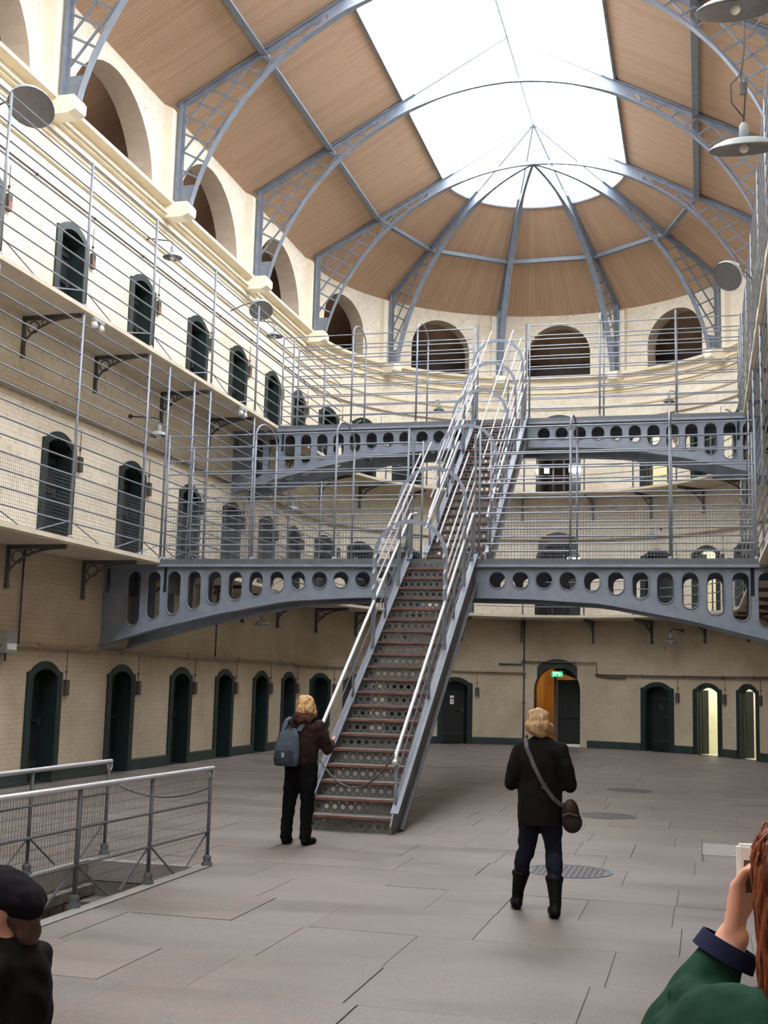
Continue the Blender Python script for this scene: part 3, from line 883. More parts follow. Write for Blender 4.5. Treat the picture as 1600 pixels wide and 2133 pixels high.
r = thing('gallery_railing', 'tall grey railing with wire mesh on the middle gallery of the long wall', 'railing')
rails_run(r, 3.0, YC, OFF, Z1, H15, [y for y in POST_Y] + [B1 + 0.05, B1 + BW + 0.02], Z2 - Z1 - 0.1, 1.02)
r = thing('gallery_railing', 'tall grey railing of ten rails on the top gallery of the long wall', 'railing')
rails_run(r, 3.0, YC, OFF, Z2, H10, POST_Y, 2.47)
r = thing('gallery_railing', 'curved grey railing with wire mesh round the end of the middle gallery', 'railing')
rails_run(r, UA, UB, OFF, Z1, [0.25, 0.5, 0.75, 1.0, 1.25], [uth(d) for d in APSE_POST], 1.3, 1.0, False, True, 0.075)
r = thing('gallery_railing', 'curved grey railing with hooked posts round the end of the top gallery', 'railing')
rails_run(r, UA, UB, OFF, Z2, [0.25, 0.5, 0.75, 1.0, 1.3], [uth(d) for d in APSE_POST], 1.45, 0, False, True)
r = thing('gallery_railing', 'tall grey railing on the middle gallery at the frame edge', 'railing')
rails_run(r, UB, RU(13.0), OFF, Z1, H15, [RU(y) for y in POST_Y if y > 13], Z2 - Z1 - 0.1, 0)
r = thing('gallery_railing', 'tall grey railing on the top gallery at the frame edge beside the hanging lamps', 'railing')
rails_run(r, UB, RU(8.0), OFF, Z2, H10, [RU(y) for y in POST_Y if y > 8], 2.47)

# ================================================================ FOOTBRIDGES
BX = [(0, 0.66), (1.5, 0.68), (2.76, 0.75), (4.12, 1.0), (5.24, 1.27), (5.71, 1.4), (6.13, 1.53), (6.39, 1.61)]
def bdepth(x):
    x = abs(x)
    for (a, da), (b, db) in zip(BX, BX[1:]):
        if x <= b: return da + (db - da) * (x - a) / (b - a)
    return BX[-1][1]
HOLEX = [0.99 + 0.398 * k for k in range(13)]
def hole_loop(x, grow=0.0):
    top = -0.22; hw = 0.125 + (0.01 if abs(x) < 2.4 else 0)
    bot = -bdepth(x) + 0.21 if abs(x) > 2.0 else top - 2 * hw
    bot = min(bot, top - 2 * hw)
    rt_, rb = hw + grow, hw + grow
    pts = [(x + rt_ * cos(pi * i / 10), top - hw + rt_ * sin(pi * i / 10)) for i in range(11)]
    pts += [(x - rb * cos(pi * i / 10), bot + hw - rb * sin(pi * i / 10)) for i in range(11)]
    out = []
    for p in pts:
        if not out or (abs(p[0] - out[-1][0]) + abs(p[1] - out[-1][1])) > 1e-4: out.append(p)
    return out
def girder_meshes():
    M = {}
    xs = [-6.39 + 12.78 * i / 48 for i in range(49)]
    outer = [(x, -bdepth(x) + 0.02) for x in xs] + [(6.39, -0.1), (-6.39, -0.1)]
    holes = [hole_loop(s * x) for x in HOLEX for s in (-1, 1)]
    m = MB(); m.plate(outer, holes, lambda a, b, d: (a, d, b), 0.03); M['web'] = m.mesh('web', 'iron_grey')
    m = MB(); m.box((0, 0.015, -0.115), (12.76, 0.2, 0.05)); M['top_flange'] = m.mesh('top_flange', 'iron_grey')
    m = MB()
    for a, b in zip(xs, xs[1:]):
        za, zb_ = -bdepth(a), -bdepth(b)
        m.add([(a, -0.085, za), (b, -0.085, zb_), (b, 0.115, zb_), (a, 0.115, za), (a, -0.085, za + 0.04), (b, -0.085, zb_ + 0.04), (b, 0.115, zb_ + 0.04), (a, 0.115, za + 0.04)],
              [(3, 2, 1, 0), (4, 5, 6, 7), (0, 1, 5, 4), (2, 3, 7, 6)])
    M['bottom_flange'] = m.mesh('bottom_flange', 'iron_grey')
    M['rims'] = []
    for x in HOLEX:
        for s in (-1, 1):
            lp = hole_loop(s * x, 0.012); m = MB(); m.tube([(p[0], -0.004, p[1]) for p in lp], 0.012, 5, True); M['rims'].append(m.mesh('rim', 'iron_grey', True))
    return M
GM = girder_meshes()
def bridge(y0, z, label, hoops):
    t = thing('footbridge', label, 'footbridge', (0, y0, z))
    m = MB(); m.box((0, BW / 2, -0.045), (10.6, BW + 0.12, 0.09)); m.build('deck', 'iron_dark', t)
    for k, yy in enumerate((0.0, BW - 0.03)):
        M = Matrix.Translation((0, yy, 0))
        gw = link('girder_web', GM['web'], t, M); link('top_flange', GM['top_flange'], t, M); link('bottom_flange', GM['bottom_flange'], t, M)
        if k == 0:
            for rm in GM['rims']: link('rim', rm, gw)
    for x in (-6.3, -5.15, 5.15, 6.3):
        m = MB(); m.box((x, BW / 2, -0.35), (0.06, BW, 0.5)); m.build('cross_brace', 'iron_dark', t)
    return t
bridge(B1, Z1, 'lower grey iron footbridge with pierced arched girders, crossed by the stair', None)
bridge(B2, Z2, 'upper grey iron footbridge with pierced arched girders', None)
def bridge_rail(y, z, spans, posts, top, hs, label, meshh=0):
    t = thing('bridge_railing', label, 'railing', (0, y, z))
    for h in hs:
        for a, b in spans:
            m = MB(); m.tube([(a, 0, h), (b, 0, h)], RR, 5); m.build('rail', 'rail_grey', t)
    for x in posts:
        m = MB(); m.tube([(x, 0, 0), (x, 0, top)], 0.022, 6); m.lathe([(0.04, 0), (0.04, 0.03), (0.024, 0.05)], 8, Matrix.Translation((x, 0, 0))); m.build('post', 'rail_grey', t, True)
    if meshh:
        m = MB(); w = 0.0022; sp = 0.055
        for a, b in spans:
            n = int((b - a) / sp)
            for i in range(n + 1):
                x = a + (b - a) * i / n; m.add([(x - w, 0, 0.02), (x + w, 0, 0.02), (x + w, 0, meshh), (x - w, 0, meshh)], [(0, 1, 2, 3)])
            for j in range(int(meshh / sp) + 1):
                zz = 0.02 + j * sp; m.add([(a, 0, zz - w), (b, 0, zz - w), (b, 0, zz + w), (a, 0, zz + w)], [(0, 1, 2, 3)])
        tag(m.build('wire_mesh', 'wire', t), kind='stuff')
    return t
SP = [(-5.22, -0.62), (0.66, 5.22)]
FULL = [(-5.22, 5.22)]
HB = [0.27, 0.53, 0.8, 1.06, 1.32, 1.58, 1.83, 2.08, 2.3]
PX = [-5.22, -3.5, -1.95, -0.62, 0.66, 2.22, 3.86, 5.22]
bridge_rail(B1 + 0.03, Z1, SP, PX, 2.33, HB, 'front railing with wire mesh of the lower footbridge', 1.02)
bridge_rail(B1 + BW - 0.03, Z1, SP, PX, 2.33, HB, 'rear railing with wire mesh of the lower footbridge', 1.02)
bridge_rail(B2 + 0.03, Z2, SP, PX, 2.2, [0.24 * i for i in range(1, 10)], 'front railing of the upper footbridge')
bridge_rail(B2 + BW - 0.03, Z2, FULL, [-5.22, -3.5, -1.95, 0.0, 2.22, 3.86, 5.22], 2.2, [0.24 * i for i in range(1, 10)], 'rear railing of the upper footbridge')
for nm, y, z, top in (('lower', B1, Z1, 2.3), ('upper', B2, Z2, 2.2)):
    for x, side in ((-3.5, 'nearer the long wall'), (-1.95, 'between the long wall hoop and the stair'), (2.22, 'next to the stair'), (3.86, 'nearest the frame edge')):
        t = thing('railing_hoop', 'bent grey hoop over the %s footbridge, %s' % (nm, side), 'hoop', (x, y, z), group='hoops over the footbridges')
        ya, yb = 0.03, BW - 0.03; c = (ya + yb) / 2; rr = (yb - ya) / 2
        m = MB(); m.tube([(0, c - rr * cos(pi * i / 12), top - 0.02 + 0.3 * sin(pi * i / 12)) for i in range(13)], 0.018, 6); m.build('hoop_bar', 'rail_grey', t, True)
        m = MB()
        for yy in (ya, yb): m.lathe([(0.03, -0.06), (0.03, 0.02)], 8, Matrix.Translation((0, yy, top)))
        m.build('clamp', 'rail_grey', t)

# ================================================================ STAIRS
def riser_mesh(w, h):
    nh = int(w / 0.098); st = w / nh
    holes = []
    for i in range(nh):
        cx = -w / 2 + st * (i + 0.5)
        holes.append([(cx + 0.03 * cos(2 * pi * k / 10), h * 0.47 + 0.03 * sin(2 * pi * k / 10)) for k in range(10)])
        if i < nh - 1:
            for zz in (h * 0.16, h * 0.8): holes.append([(cx + st / 2 + 0.012 * cos(2 * pi * k / 6), zz + 0.012 * sin(2 * pi * k / 6)) for k in range(6)])
    m = MB(); m.plate([(-w / 2, 0), (w / 2, 0), (w / 2, h), (-w / 2, h)], holes, lambda a, b, d: (a, d, b), 0.008)
    return m.mesh('riser', 'stair_iron')
def stair(label, xb, y0, z0, xt, y1, z1, n, width, hoops, cage, mesh_on, starts=(0.0, 0.0), ends=0.0):
    """flight rising along +y; xb, xt: centre line at foot and head"""
    ang = -atan2(xt - xb, y1 - y0)
    t = thing('staircase', label, 'staircase', (xb, y0, z0), ang)
    L = sqrt((y1 - y0) ** 2 + (xt - xb) ** 2); Hh = z1 - z0; rise = Hh / n; run = L / (n - 0.5); sl = Hh / L
    hw = width / 2
    nz = lambda y: sl * y       # nosing line
    RM = riser_mesh(width - 0.04, rise - 0.03)
    tm = MB(); tm.box((0, run / 2 - 0.02, -0.018), (width - 0.04, run + 0.03, 0.036)); TM = tm.mesh('tread', 'tread_iron')
    nm_ = MB(); nm_.box((0, -0.038, -0.018), (width - 0.05, 0.012, 0.03)); NM = nm_.mesh('nosing', 'tread_wood')
    for i in range(n):
        link('riser', RM, t, Matrix.Translation((0, i * run, i * rise)))
        if i < n - 1:
            tr_ = link('tread', TM, t, Matrix.Translation((0, i * run, (i + 1) * rise))); link('nosing', NM, tr_)
    for s in (-1, 1):
        x = s * hw; m = MB()
        dn, up = 0.16, 0.14
        prof = [(-0.10, 0.0), (-0.10, 0.10), (0.0, rise + 0.05), (L, Hh + up * 0.6), (L, Hh - 0.42), (0.28, 0.0)]
        m.plate([(a, b) for a, b in prof], [], lambda a, b, d: (x - 0.012 * s + d * s, a, b), 0.024)
        sg = m.build('stringer', 'stair_iron', t)
        m = MB(); m.bar((x + 0.02 * s, 0.0, rise + 0.05), (x + 0.02 * s, L, Hh + up * 0.6), 0.1, 0.02); m.build('stringer_cap', 'iron_grey', sg)
        m = MB(); m.bar((x + 0.03 * s, 0.28, 0.02), (x + 0.03 * s, L, Hh - 0.42), 0.09, 0.025); m.build('stringer_flange', 'iron_dark', sg)
        # handrail
        ys = starts[0 if s < 0 else 1]
        hr = 0.87
        pts = [(x, ys - 0.06, nz(ys) + hr - 0.1), (x, ys, nz(ys) + hr), (x, L - 0.15, nz(L - 0.15) + hr)]
        if ends: pts += [(x, L + ends, Hh + hr - 0.02)]
        m = MB(); m.tube(pts, 0.027, 8); m.ball(pts[0], 0.04, 10, 7); m.build('handrail', 'polished_rail', t, True)
        for k, yy in enumerate([ys + 0.02, L * 0.36, L * 0.68, L - 0.2]):
            m = MB(); m.tube([(x, yy, nz(yy) + 0.02), (x, yy, nz(yy) + hr)], 0.022, 6); m.ball((x, yy, nz(yy) + 0.12), 0.035, 8, 6); m.build('baluster', 'iron_grey', t, True)
        for h in (0.32, 0.6):
            m = MB(); m.tube([(x, ys + 0.02, nz(ys) + h), (x, L - 0.15, nz(L - 0.15) + h)], 0.009, 5); m.build('mid_rod', 'rail_grey', t)
        if mesh_on:
            m = MB(); w = 0.002; yy = ys + 0.05
            while yy < L - 0.15:
                a, b = nz(yy) + 0.16, nz(yy) + hr - 0.03
                m.add([(x, yy - w, a), (x, yy + w, a), (x, yy + w, b), (x, yy - w, b)], [(0, 1, 2, 3)]); yy += 0.045
            h = 0.2
            while h < hr:
                m.add([(x, ys, nz(ys) + h - w), (x, L - 0.15, nz(L - 0.15) + h - w), (x, L - 0.15, nz(L - 0.15) + h + w), (x, ys, nz(ys) + h + w)], [(0, 1, 2, 3)]); h += 0.045
            tag(m.build('wire_mesh', 'wire', t), kind='stuff')
        # cage rods along the upper part
        c0 = cage * L
        for h, xo in ((1.12, 0), (1.36, 0), (1.6, 0.02), (1.84, 0.12), (2.04, 0.3)):
            xx = x - s * xo
            m = MB(); m.tube([(xx, c0, nz(c0) + h), (xx, L + 0.05, nz(L + 0.05) + h)], 0.014, 5); m.build('cage_rod', 'polished_rail', t)
        # head post
        m = MB(); m.tube([(x, L, Hh), (x, L, Hh + 2.2)], 0.024, 6); m.build('head_post', 'rail_grey', t)
    for yy in hoops:
        b = nz(yy); m = MB()
        pts = [(-hw, yy, b + 0.1), (-hw, yy, b + 1.55)] + [(-hw * cos(pi * i / 14), yy, b + 1.55 + 0.55 * sin(pi * i / 14)) for i in range(1, 14)] + [(hw, yy, b + 1.55), (hw, yy, b + 0.1)]
        prev = None
        for a, c in zip(pts, pts[1:]): m.bar(a, c, 0.065, 0.016, (0, 1, 0))
        m.build('cage_hoop', 'iron_grey', t)
    return t
stair('lower grey iron stair with pierced risers, rising from the stone floor', 0.13, 14.55, 0.0, 0.03, B1, Z1, 21, 1.1, (3.1, 4.7), 0.53, True, (0.35, 0.12), 0.35)
stair('upper grey iron stair in a hooped cage between the two footbridges', 0.03, B1 + BW, Z1, 0.03, B2, Z2, 20, 1.1, (0.9, 2.2, 3.3, 4.3), 0.05, False, (0.2, 0.2), 0.2)
# rope across the foot of the stair
t = thing('barrier_rope', 'thin dark rope sagging across the foot of the lower stair', 'rope')
p0, p1 = Vector((-0.45, 14.95, 0.92)), Vector((0.66, 14.66, 0.94))
m = MB(); m.tube([p0.lerp(p1, i / 14) + Vector((0, -0.03, -0.42 * (1 - (2 * i / 14 - 1) ** 2))) for i in range(15)], 0.012, 6); m.build('cord', 'pipe_dark', t, True)
m = MB(); m.ball(p0, 0.02, 8, 5); m.ball(p1, 0.02, 8, 5); m.build('hook', 'iron_dark', t)

# ================================================================ ROOF TRUSSES
CH = [(5.80, 11.55), (5.74, 11.8), (5.56, 12.32), (5.24, 12.97), (4.83, 13.6), (4.45, 14.05), (4.1, 14.4), (3.58, 14.82), (3.04, 15.16), (2.39, 15.5), (1.51, 15.8), (0.7, 15.95), (0.0, 16.0)]
def chz(r):
    for (a, za), (b, zb_) in zip(CH, CH[1:]):
        if b <= r <= a: return za + (zb_ - za) * (a - r) / (a - b)
    return None
RP = 6.12   # post face
def half_rib():
    """parts of one half truss; outward is local -x; list of (name, mesh)"""
    out = []
    def P(r, z, y=0.0): return (-r, y, z)
    m = MB(); m.bar(P(RP, 11.53), P(RP, roof_z(RP) - 0.02), 0.16, 0.06, (1, 0, 0)); m.bar(P(RP - 0.06, 11.53), P(RP - 0.06, roof_z(RP) - 0.1), 0.025, 0.09, (1, 0, 0)); out.append(('post', m.mesh('post', 'iron_grey')))
    m = MB(); m.bar(P(RP + 0.1, roof_z(RP + 0.1) - 0.05), P(XS - 0.3, roof_z(XS - 0.3) - 0.05), 0.16, 0.03); m.bar(P(XS - 0.3, roof_z(XS - 0.3) - 0.05), P(0, ZR - 0.05), 0.05, 0.03); m.bar(P(RP, roof_z(RP) - 0.11), P(XS - 0.1, roof_z(XS - 0.1) - 0.11), 0.025, 0.11)
    out.append(('top_chord', m.mesh('top_chord', 'iron_grey')))
    m = MB()
    fine = []
    for (a, za), (b, zb_) in zip(CH, CH[1:]): fine.append((a, za))
    fine.append(CH[-1])
    # smooth the arch with a Catmull-Rom pass
    sm = []
    for i in range(len(fine) - 1):
        p0, p1, p2, p3 = [Vector(fine[max(0, min(len(fine) - 1, i + k))]) for k in (-1, 0, 1, 2)]
        for q in range(4):
            t = q / 4
            sm.append(0.5 * ((2 * p1) + (p2 - p0) * t + (2 * p0 - 5 * p1 + 4 * p2 - p3) * t * t + (3 * p1 - p0 - 3 * p2 + p3) * t ** 3))
    sm.append(Vector(fine[-1]))
    for (a, b, w, h) in ((0.085, 0.0, 0, 0),):
        vs = []; fs = []
        for p in sm:
            wd = 0.085 if p.x > 2.6 else (0.04 if p.x < 1.6 else 0.04 + 0.045 * (p.x - 1.6))
            for dy, dz in ((-wd, -0.018), (wd, -0.018), (wd, 0.018), (-wd, 0.018)): vs.append((-p.x, dy, p.y + dz))
        for i in range(len(sm) - 1):
            for k in range(4): fs.append((i * 4 + k, i * 4 + (k + 1) % 4, i * 4 + 4 + (k + 1) % 4, i * 4 + 4 + k))
        m.add(vs, fs)
        vs = []; fs = []
        for p in sm: vs += [(-p.x, 0, p.y), (-p.x, 0, p.y + 0.09)]
        for i in range(len(sm) - 1): fs.append((2 * i, 2 * i + 2, 2 * i + 3, 2 * i + 1))
        m.add(vs, fs)
    out.append(('arch_chord', m.mesh('arch_chord', 'iron_grey')))
    # solid foot and solid web at the skylight edge
    m = MB(); m.plate([(-RP, 11.55), (-5.79, 11.55), (-5.74, 11.82), (-5.7, 11.95), (-RP, 11.95)], [], lambda a, b, d: (a, d - 0.012, b), 0.024); out.append(('foot_plate', m.mesh('foot_plate', 'iron_grey')))
    web = [(-r, chz(r)) for r in (2.95, 2.6, 2.39, 2.0)] + [(-2.0, roof_z(2.0) - 0.08), (-2.95, roof_z(2.95) - 0.08)]
    m = MB(); m.plate(web, [], lambda a, b, d: (a, d - 0.01, b), 0.02); out.append(('web_plate', m.mesh('web_plate', 'iron_grey')))
    # lattice bars clipped to the spandrel
    top = lambda r: roof_z(r) - 0.06
    def ok(r, z):
        if r > RP - 0.02 or r < 2.93 or z < 11.95: return False
        c = chz(r)
        if r >= 5.8: c = 11.55
        return c is not None and z > c + 0.0 and z < top(r)
    seen = []
    for (dx, dz) in ((0.62, 0.785), (0.88, -0.47)):
        nx, nz_ = -dz, dx
        for k in range(-80, 80):
            c = k * 0.36
            # points r = r0 + along; param in (x=-r, z)
            ox, oz = nx * c - 4.5, nz_ * c + 13.5
            run = None; s = -6.0
            while s < 6.0:
                x, z = ox + dx * s, oz + dz * s
                if ok(-x, z):
                    if run is None: run = [s, s]
                    run[1] = s
                elif run is not None:
                    if run[1] - run[0] > 0.12: seen.append(((ox + dx * run[0], oz + dz * run[0]), (ox + dx * run[1], oz + dz * run[1])))
                    run = None
                s += 0.02
    for a, b in seen:
        m = MB(); m.bar((a[0], 0, a[1]), (b[0], 0, b[1]), 0.03, 0.04); out.append(('lattice_bar', m.mesh('lattice_bar', 'iron_grey')))
    return out
HR = half_rib()
def add_half(root, M):
    for nm, me in HR: link(nm, me, root, M)
MIR = Matrix.Rotation(pi, 4, 'Z')
for i, y in enumerate(RIBY):
    if y < 12: continue
    t = thing('roof_truss', ['arched iron roof truss with lattice spandrels where the rounded end begins', 'arched iron roof truss, second out from the rounded end', 'arched iron roof truss, third out from the rounded end',
                             'arched iron roof truss at the upper corner beside the big grey lamp', 'arched iron roof truss nearest the viewer'][i], 'roof truss', (0, y, 0), group='roof trusses')
    add_half(t, Matrix.Identity(4)); add_half(t, MIR)
for d, lb in ((-52.8, 'half truss curving over the end, first from the long arcade wall'), (-17.6, 'half truss curving over the end, second from the long arcade wall'), (17.6, 'half truss curving over the end, just past the stair head'), (52.8, 'half truss curving over the end, last before the frame edge')):
    th = radians(d); phi = atan2(-cos(th), -sin(th))
    t = thing('roof_rib', 'iron ' + lb, 'roof truss', (0, YC, 0), phi, group='half trusses of the rounded end')
    add_half(t, Matrix.Identity(4))

# purlins
XPU = 4.33; zp = roof_z(XPU) - 0.12
def purlin(name, segs, label):
    t = thing(name, label, 'purlin', kind='structure')
    for a, b in segs:
        m = MB(); m.bar(a, b, 0.14, 0.03); m.bar(Vector(a) + Vector((0, 0, 0.06)), Vector(b) + Vector((0, 0, 0.06)), 0.03, 0.12); m.build('purlin_length', 'iron_grey', t)
ys = [YC - BAY * k for k in range(6)]
purlin('roof_beam', [((-XPU, a, zp), (-XPU, b, zp)) for a, b in zip(ys, ys[1:])], 'grey iron purlin along the boarded slope over the long wall')
purlin('roof_beam', [((XPU, a, zp), (XPU, b, zp)) for a, b in zip(ys, ys[1:])], 'grey iron purlin along the boarded slope beside the lamps')
aa = [-90, -52.8, -17.6, 17.6, 52.8, 90]
pp = [(XPU * sin(radians(d)), YC + XPU * cos(radians(d)), zp) for d in aa]
purlin('roof_beam', list(zip(pp, pp[1:])), 'ring of grey iron purlins round the half-cone ceiling')

# ================================================================ LAMPS
def lamp_bowl(label, M, r, green=False, arm=None, cat='lamp', group='shaded lamps', drop=0.18, dp=0.55):
    """enamel bowl shade hung under M's origin; arm: vector (local) to its fixing"""
    t = thing('gallery_lamp', label, cat, group=group); t.matrix_world = M
    pr = [(0.03, 0.0), (r * 0.3, -0.02), (r * 0.62, -r * dp * 0.3), (r * 0.86, -r * dp * 0.62), (r, -r * dp)]
    m = MB(); m.lathe(pr, 24); sd = m.build('shade', 'lamp_green' if green else 'lamp_grey', t, True)
    m = MB(); m.lathe([(a * 0.975, z - 0.012) for a, z in pr], 24); m.build('shade_lining', 'lamp_inside', sd, True)
    m = MB(); m.tube([(r * cos(2 * pi * i / 24), r * sin(2 * pi * i / 24), -r * dp - 0.003) for i in range(24)], 0.01, 5, True); m.build('shade_rim', 'lamp_grey', sd, True)
    m = MB(); m.lathe([(0.035, -0.03), (0.05, 0.03), (0.045, 0.12), (0.02, 0.15)], 12); m.build('cap', 'lamp_grey', t, True)
    m = MB(); m.ball((0, 0, -0.12), 0.05, 10, 7); m.build('bulb', 'white_paint', t, True)
    if arm is not None:
        a = Vector(arm)
        pts = [Vector((0, 0, 0.13)), Vector((0, 0, drop))]
        h = Vector((a.x, a.y, 0))
        for i in range(1, 6): pts.append(Vector((0, 0, drop)) + h * (1 - cos(pi / 2 * i / 5)) * 0.3 + Vector((0, 0, 0.08 * sin(pi / 2 * i / 5))))
        pts += [Vector((a.x, a.y, a.z))]
        m = MB(); m.tube(pts, 0.014, 6); m.build('arm', 'bracket_iron', t, True)
        m = MB(); m.ball(a, 0.045, 8, 6); m.build('fixing', 'bracket_iron', t)
    return t
def lamp_flood(label, M, w, arm):
    """broad half-hood flood lamp: flared hood, flat dull glass below"""
    t = thing('flood_lamp', label, 'lamp', group='hooded flood lamps'); t.matrix_world = M
    n = 20; hw, hd = w / 2, w * 0.4
    ring = [(hw * cos(2 * pi * i / n) * (1.08 if cos(2 * pi * i / n) > 0 else 1.0), hd * sin(2 * pi * i / n)) for i in range(n)]
    m = MB(); vs = []
    for s, z in ((1.0, 0.0), (0.97, 0.05), (0.82, 0.12), (0.55, 0.18), (0.25, 0.21)):
        vs += [(x * s, y * s, z * w / 0.66) for x, y in ring]
    fs = [(j * n + i, j * n + (i + 1) % n, (j + 1) * n + (i + 1) % n, (j + 1) * n + i) for j in range(4) for i in range(n)] + [tuple(4 * n + i for i in range(n))]
    m.add(vs, fs); m.build('hood', 'lamp_grey', t, True)
    m = MB(); m.add([(x * 0.985, y * 0.985, 0.012) for x, y in ring], [tuple(range(n))]); m.build('lens', 'lamp_inside', t)
    m = MB(); m.box((0, 0, 0.26 * w / 0.66), (0.14, 0.12, 0.14)); m.build('housing', 'white_paint', t)
    m = MB(); m.tube([(0, 0, 0.3 * w / 0.66), Vector(arm) * 0.5 + Vector((0, 0, 0.2)), arm], 0.016, 6); m.build('arm', 'bracket_iron', t, True)
    return t
T = Matrix.Translation
def aim(loc, n, sgn):
    """frame whose -z looks along n and whose x runs along the hall"""
    z = -Vector(n).normalized(); x = Vector((0, sgn, 0)); x = (x - z * x.dot(z)).normalized(); y = z.cross(x)
    return Matrix(((x.x, y.x, z.x, loc[0]), (x.y, y.y, z.y, loc[1]), (x.z, y.z, z.z, loc[2]), (0, 0, 0, 1)))
lamp_flood('large hooded grey flood lamp high on the long wall at the frame edge', aim((-5.45, 15.25, 10.36), (0.42, -0.3, -0.86), 1), 0.8, (-0.05, 0.85, 0.42))
lamp_flood('hooded grey flood lamp high on the long wall, farther along', aim((-5.6, 25.6, 10.4), (0.42, -0.3, -0.86), 1), 0.68, (-0.05, 0.75, 0.4))
lamp_flood('hooded grey flood lamp on the top gallery railing beside the end arches', aim((4.86, 22.0, 9.32), (-0.45, -0.42, -0.78), -1), 0.7, (0.0, 0.44, 0.2))
lamp_bowl('small grey bowl lamp between top-gallery doors on the long wall', T((-5.8, 21.15, 10.22)), 0.19, arm=(-0.58, 0, 0.34))
lamp_bowl('small grey bowl lamp beyond the farther flood lamp', T((-5.75, 27.0, 10.3)), 0.2, arm=(-0.62, 0, 0.34))
lamp_bowl('small grey bowl lamp under the top gallery by the lower footbridge', T((-5.75, 20.85, 6.52)), 0.19, arm=(-0.62, 0, 0.3))
lamp_bowl('small grey bowl lamp on the middle gallery below the upper footbridge', T((-5.85, 29.0, 6.27)), 0.19, arm=(-0.52, 0, 0.3))
lamp_bowl('small dark-topped bowl lamp hung low under the middle gallery', T((-5.85, 27.2, 3.22)), 0.19, arm=(-0.52, 0, 0.25))
def apse_lamp(label, deg, z, green=True, r=0.17):
    M = HM(uth(deg), z, 0.55); lamp_bowl(label, M, r, green, arm=(0, -0.53, 0.24))
apse_lamp('green bell lamp on the end wall left of the stair head', -37.1, 10.36)
apse_lamp('green bell lamp on the end wall right of the stair head', 36.4, 10.4)
apse_lamp('green bell lamp on the end wall above the ground floor doors', 36.4, 3.3)
apse_lamp('green bell lamp on the end wall behind the lower footbridge railing', 30, 6.35)
# two big hanging lamps on the right
def hanging(label, x, y, z, r, px):
    t = lamp_bowl(label, T((x, y, z)) @ Matrix.Rotation(radians(14), 4, 'X'), r, group='large hanging lamps', dp=0.34)
    m = MB(); m.tube([(0, 0, 0.15), (0.02, 0, 0.45), (-0.03, 0, 0.62), (0.01, 0, 0.9), (0, 0, 1.5)], 0.011, 6); m.build('chain', 'bracket_iron', t, True)
    m = MB(); m.tube([(0, 0, 0.2), (-0.12, 0, 0.36), (-0.13, 0, 0.55), (-0.02, 0, 0.66), (0.0, 0, 0.8)], 0.009, 6); m.build('cable', 'pipe_dark', t, True)
    m = MB(); m.bar((-0.05, 0, 1.5), (px - x, 0, 1.5), 0.03, 0.05); m.tube([(0.1, 0, 1.1), (px - x, 0, 1.5)], 0.01, 5); m.build('arm', 'bracket_iron', t)
    m = MB(); m.lathe([(0.04, -0.06), (0.045, 0.06)], 10, T((0, 0, 0.5)), True); m.build('pulley', 'bracket_iron', t)
    return t
hanging('large grey dish lamp on a chain by the frame edge, lower of two', 4.84, 12.6, 7.66, 0.36, 5.3)
hanging('large grey dish lamp in the upper corner, higher of two', 4.72, 11.0, 8.33, 0.36, 5.3)
# spotlights under the top gallery edge
for y, lb in ((17.35, 'small pale spotlight bracket under the top gallery edge, nearer one'), (23.9, 'small pale spotlight bracket under the top gallery edge, farther one')):
    t = thing('spotlight', lb, 'spotlight', (-5.27, y, Z2 - 0.14), group='spotlights under the gallery edge')
    m = MB(); m.box((0, 0, 0.02), (0.1, 0.34, 0.04)); m.build('bracket', 'lamp_grey', t)
    for k in (-1, 1):
        m = MB(); m.lathe([(0.03, 0.04), (0.055, -0.03), (0.06, -0.1)], 10, T((0, 0.11 * k, -0.02)) @ Matrix.Rotation(radians(25), 4, 'X'), True); m.build('can', 'white_paint', t, True)
# grey box with a lamp at the left frame edge, wall boxes
t = thing('junction_box', 'grey-white electrical box on the wall at the left frame edge', 'junction box')
t.matrix_world = HM(17.0, 2.3, 0.006)
m = MB(); m.box((0, 0.08, 0.0), (0.3, 0.16, 0.34)); m.build('case', 'lamp_grey', t)
m = MB(); m.box((0, 0.165, -0.07), (0.26, 0.02, 0.1)); m.build('cover', 'white_paint', t)
m = MB(); m.tube([(0, 0.06, -0.17), (0, 0.06, -0.3)], 0.02, 6); m.build('gland', 'pipe_dark', t)


# ================================================================ PIPES AND CONDUITS
def pipe(label, pts, r, mat, name='wall_pipe', clips=None):
    t = thing(name, label, 'pipe')
    m = MB(); m.tube(pts, r, 6); m.build('run', mat, t, True)
    cm = MB().ball((0, 0, 0), r * 1.7, 8, 5).mesh('clip', mat)
    for p in (clips or pts[::max(1, len(pts) // 5)]): link('clip', cm, t, Matrix.Translation(p))
def run(u0, u1, z, off): return [H(u, z, off) for u in usteps(u0, u1, 0.5)]
pipe('painted pipe above the ground floor doors of the long wall', run(8, UA, 2.26, 0.06), 0.035, 'pipe_paint', clips=[H(u, 2.26, 0.06) for u in range(9, 31, 3)])
pipe('painted pipe above the middle gallery doors, near side of the upper footbridge', run(8, B2 - 0.12, 6.38, 0.06), 0.045, 'pipe_paint', clips=[H(u, 6.38, 0.06) for u in range(9, 26, 3)])
pipe('painted pipe above the middle gallery doors, beyond the upper footbridge', run(B2 + BW + 0.12, UA, 6.38, 0.06), 0.045, 'pipe_paint', clips=[H(u, 6.38, 0.06) for u in (28, 30)])
pipe('thin dark conduit above the top gallery doors of the long wall', run(8, UA, 10.12, 0.04), 0.018, 'pipe_dark', clips=[H(u, 10.12, 0.04) for u in range(9, 31, 2)])
pipe('painted pipe round the end wall left of the arched doorway', run(UA, uth(-8.6), 2.22, 0.06), 0.03, 'pipe_paint')
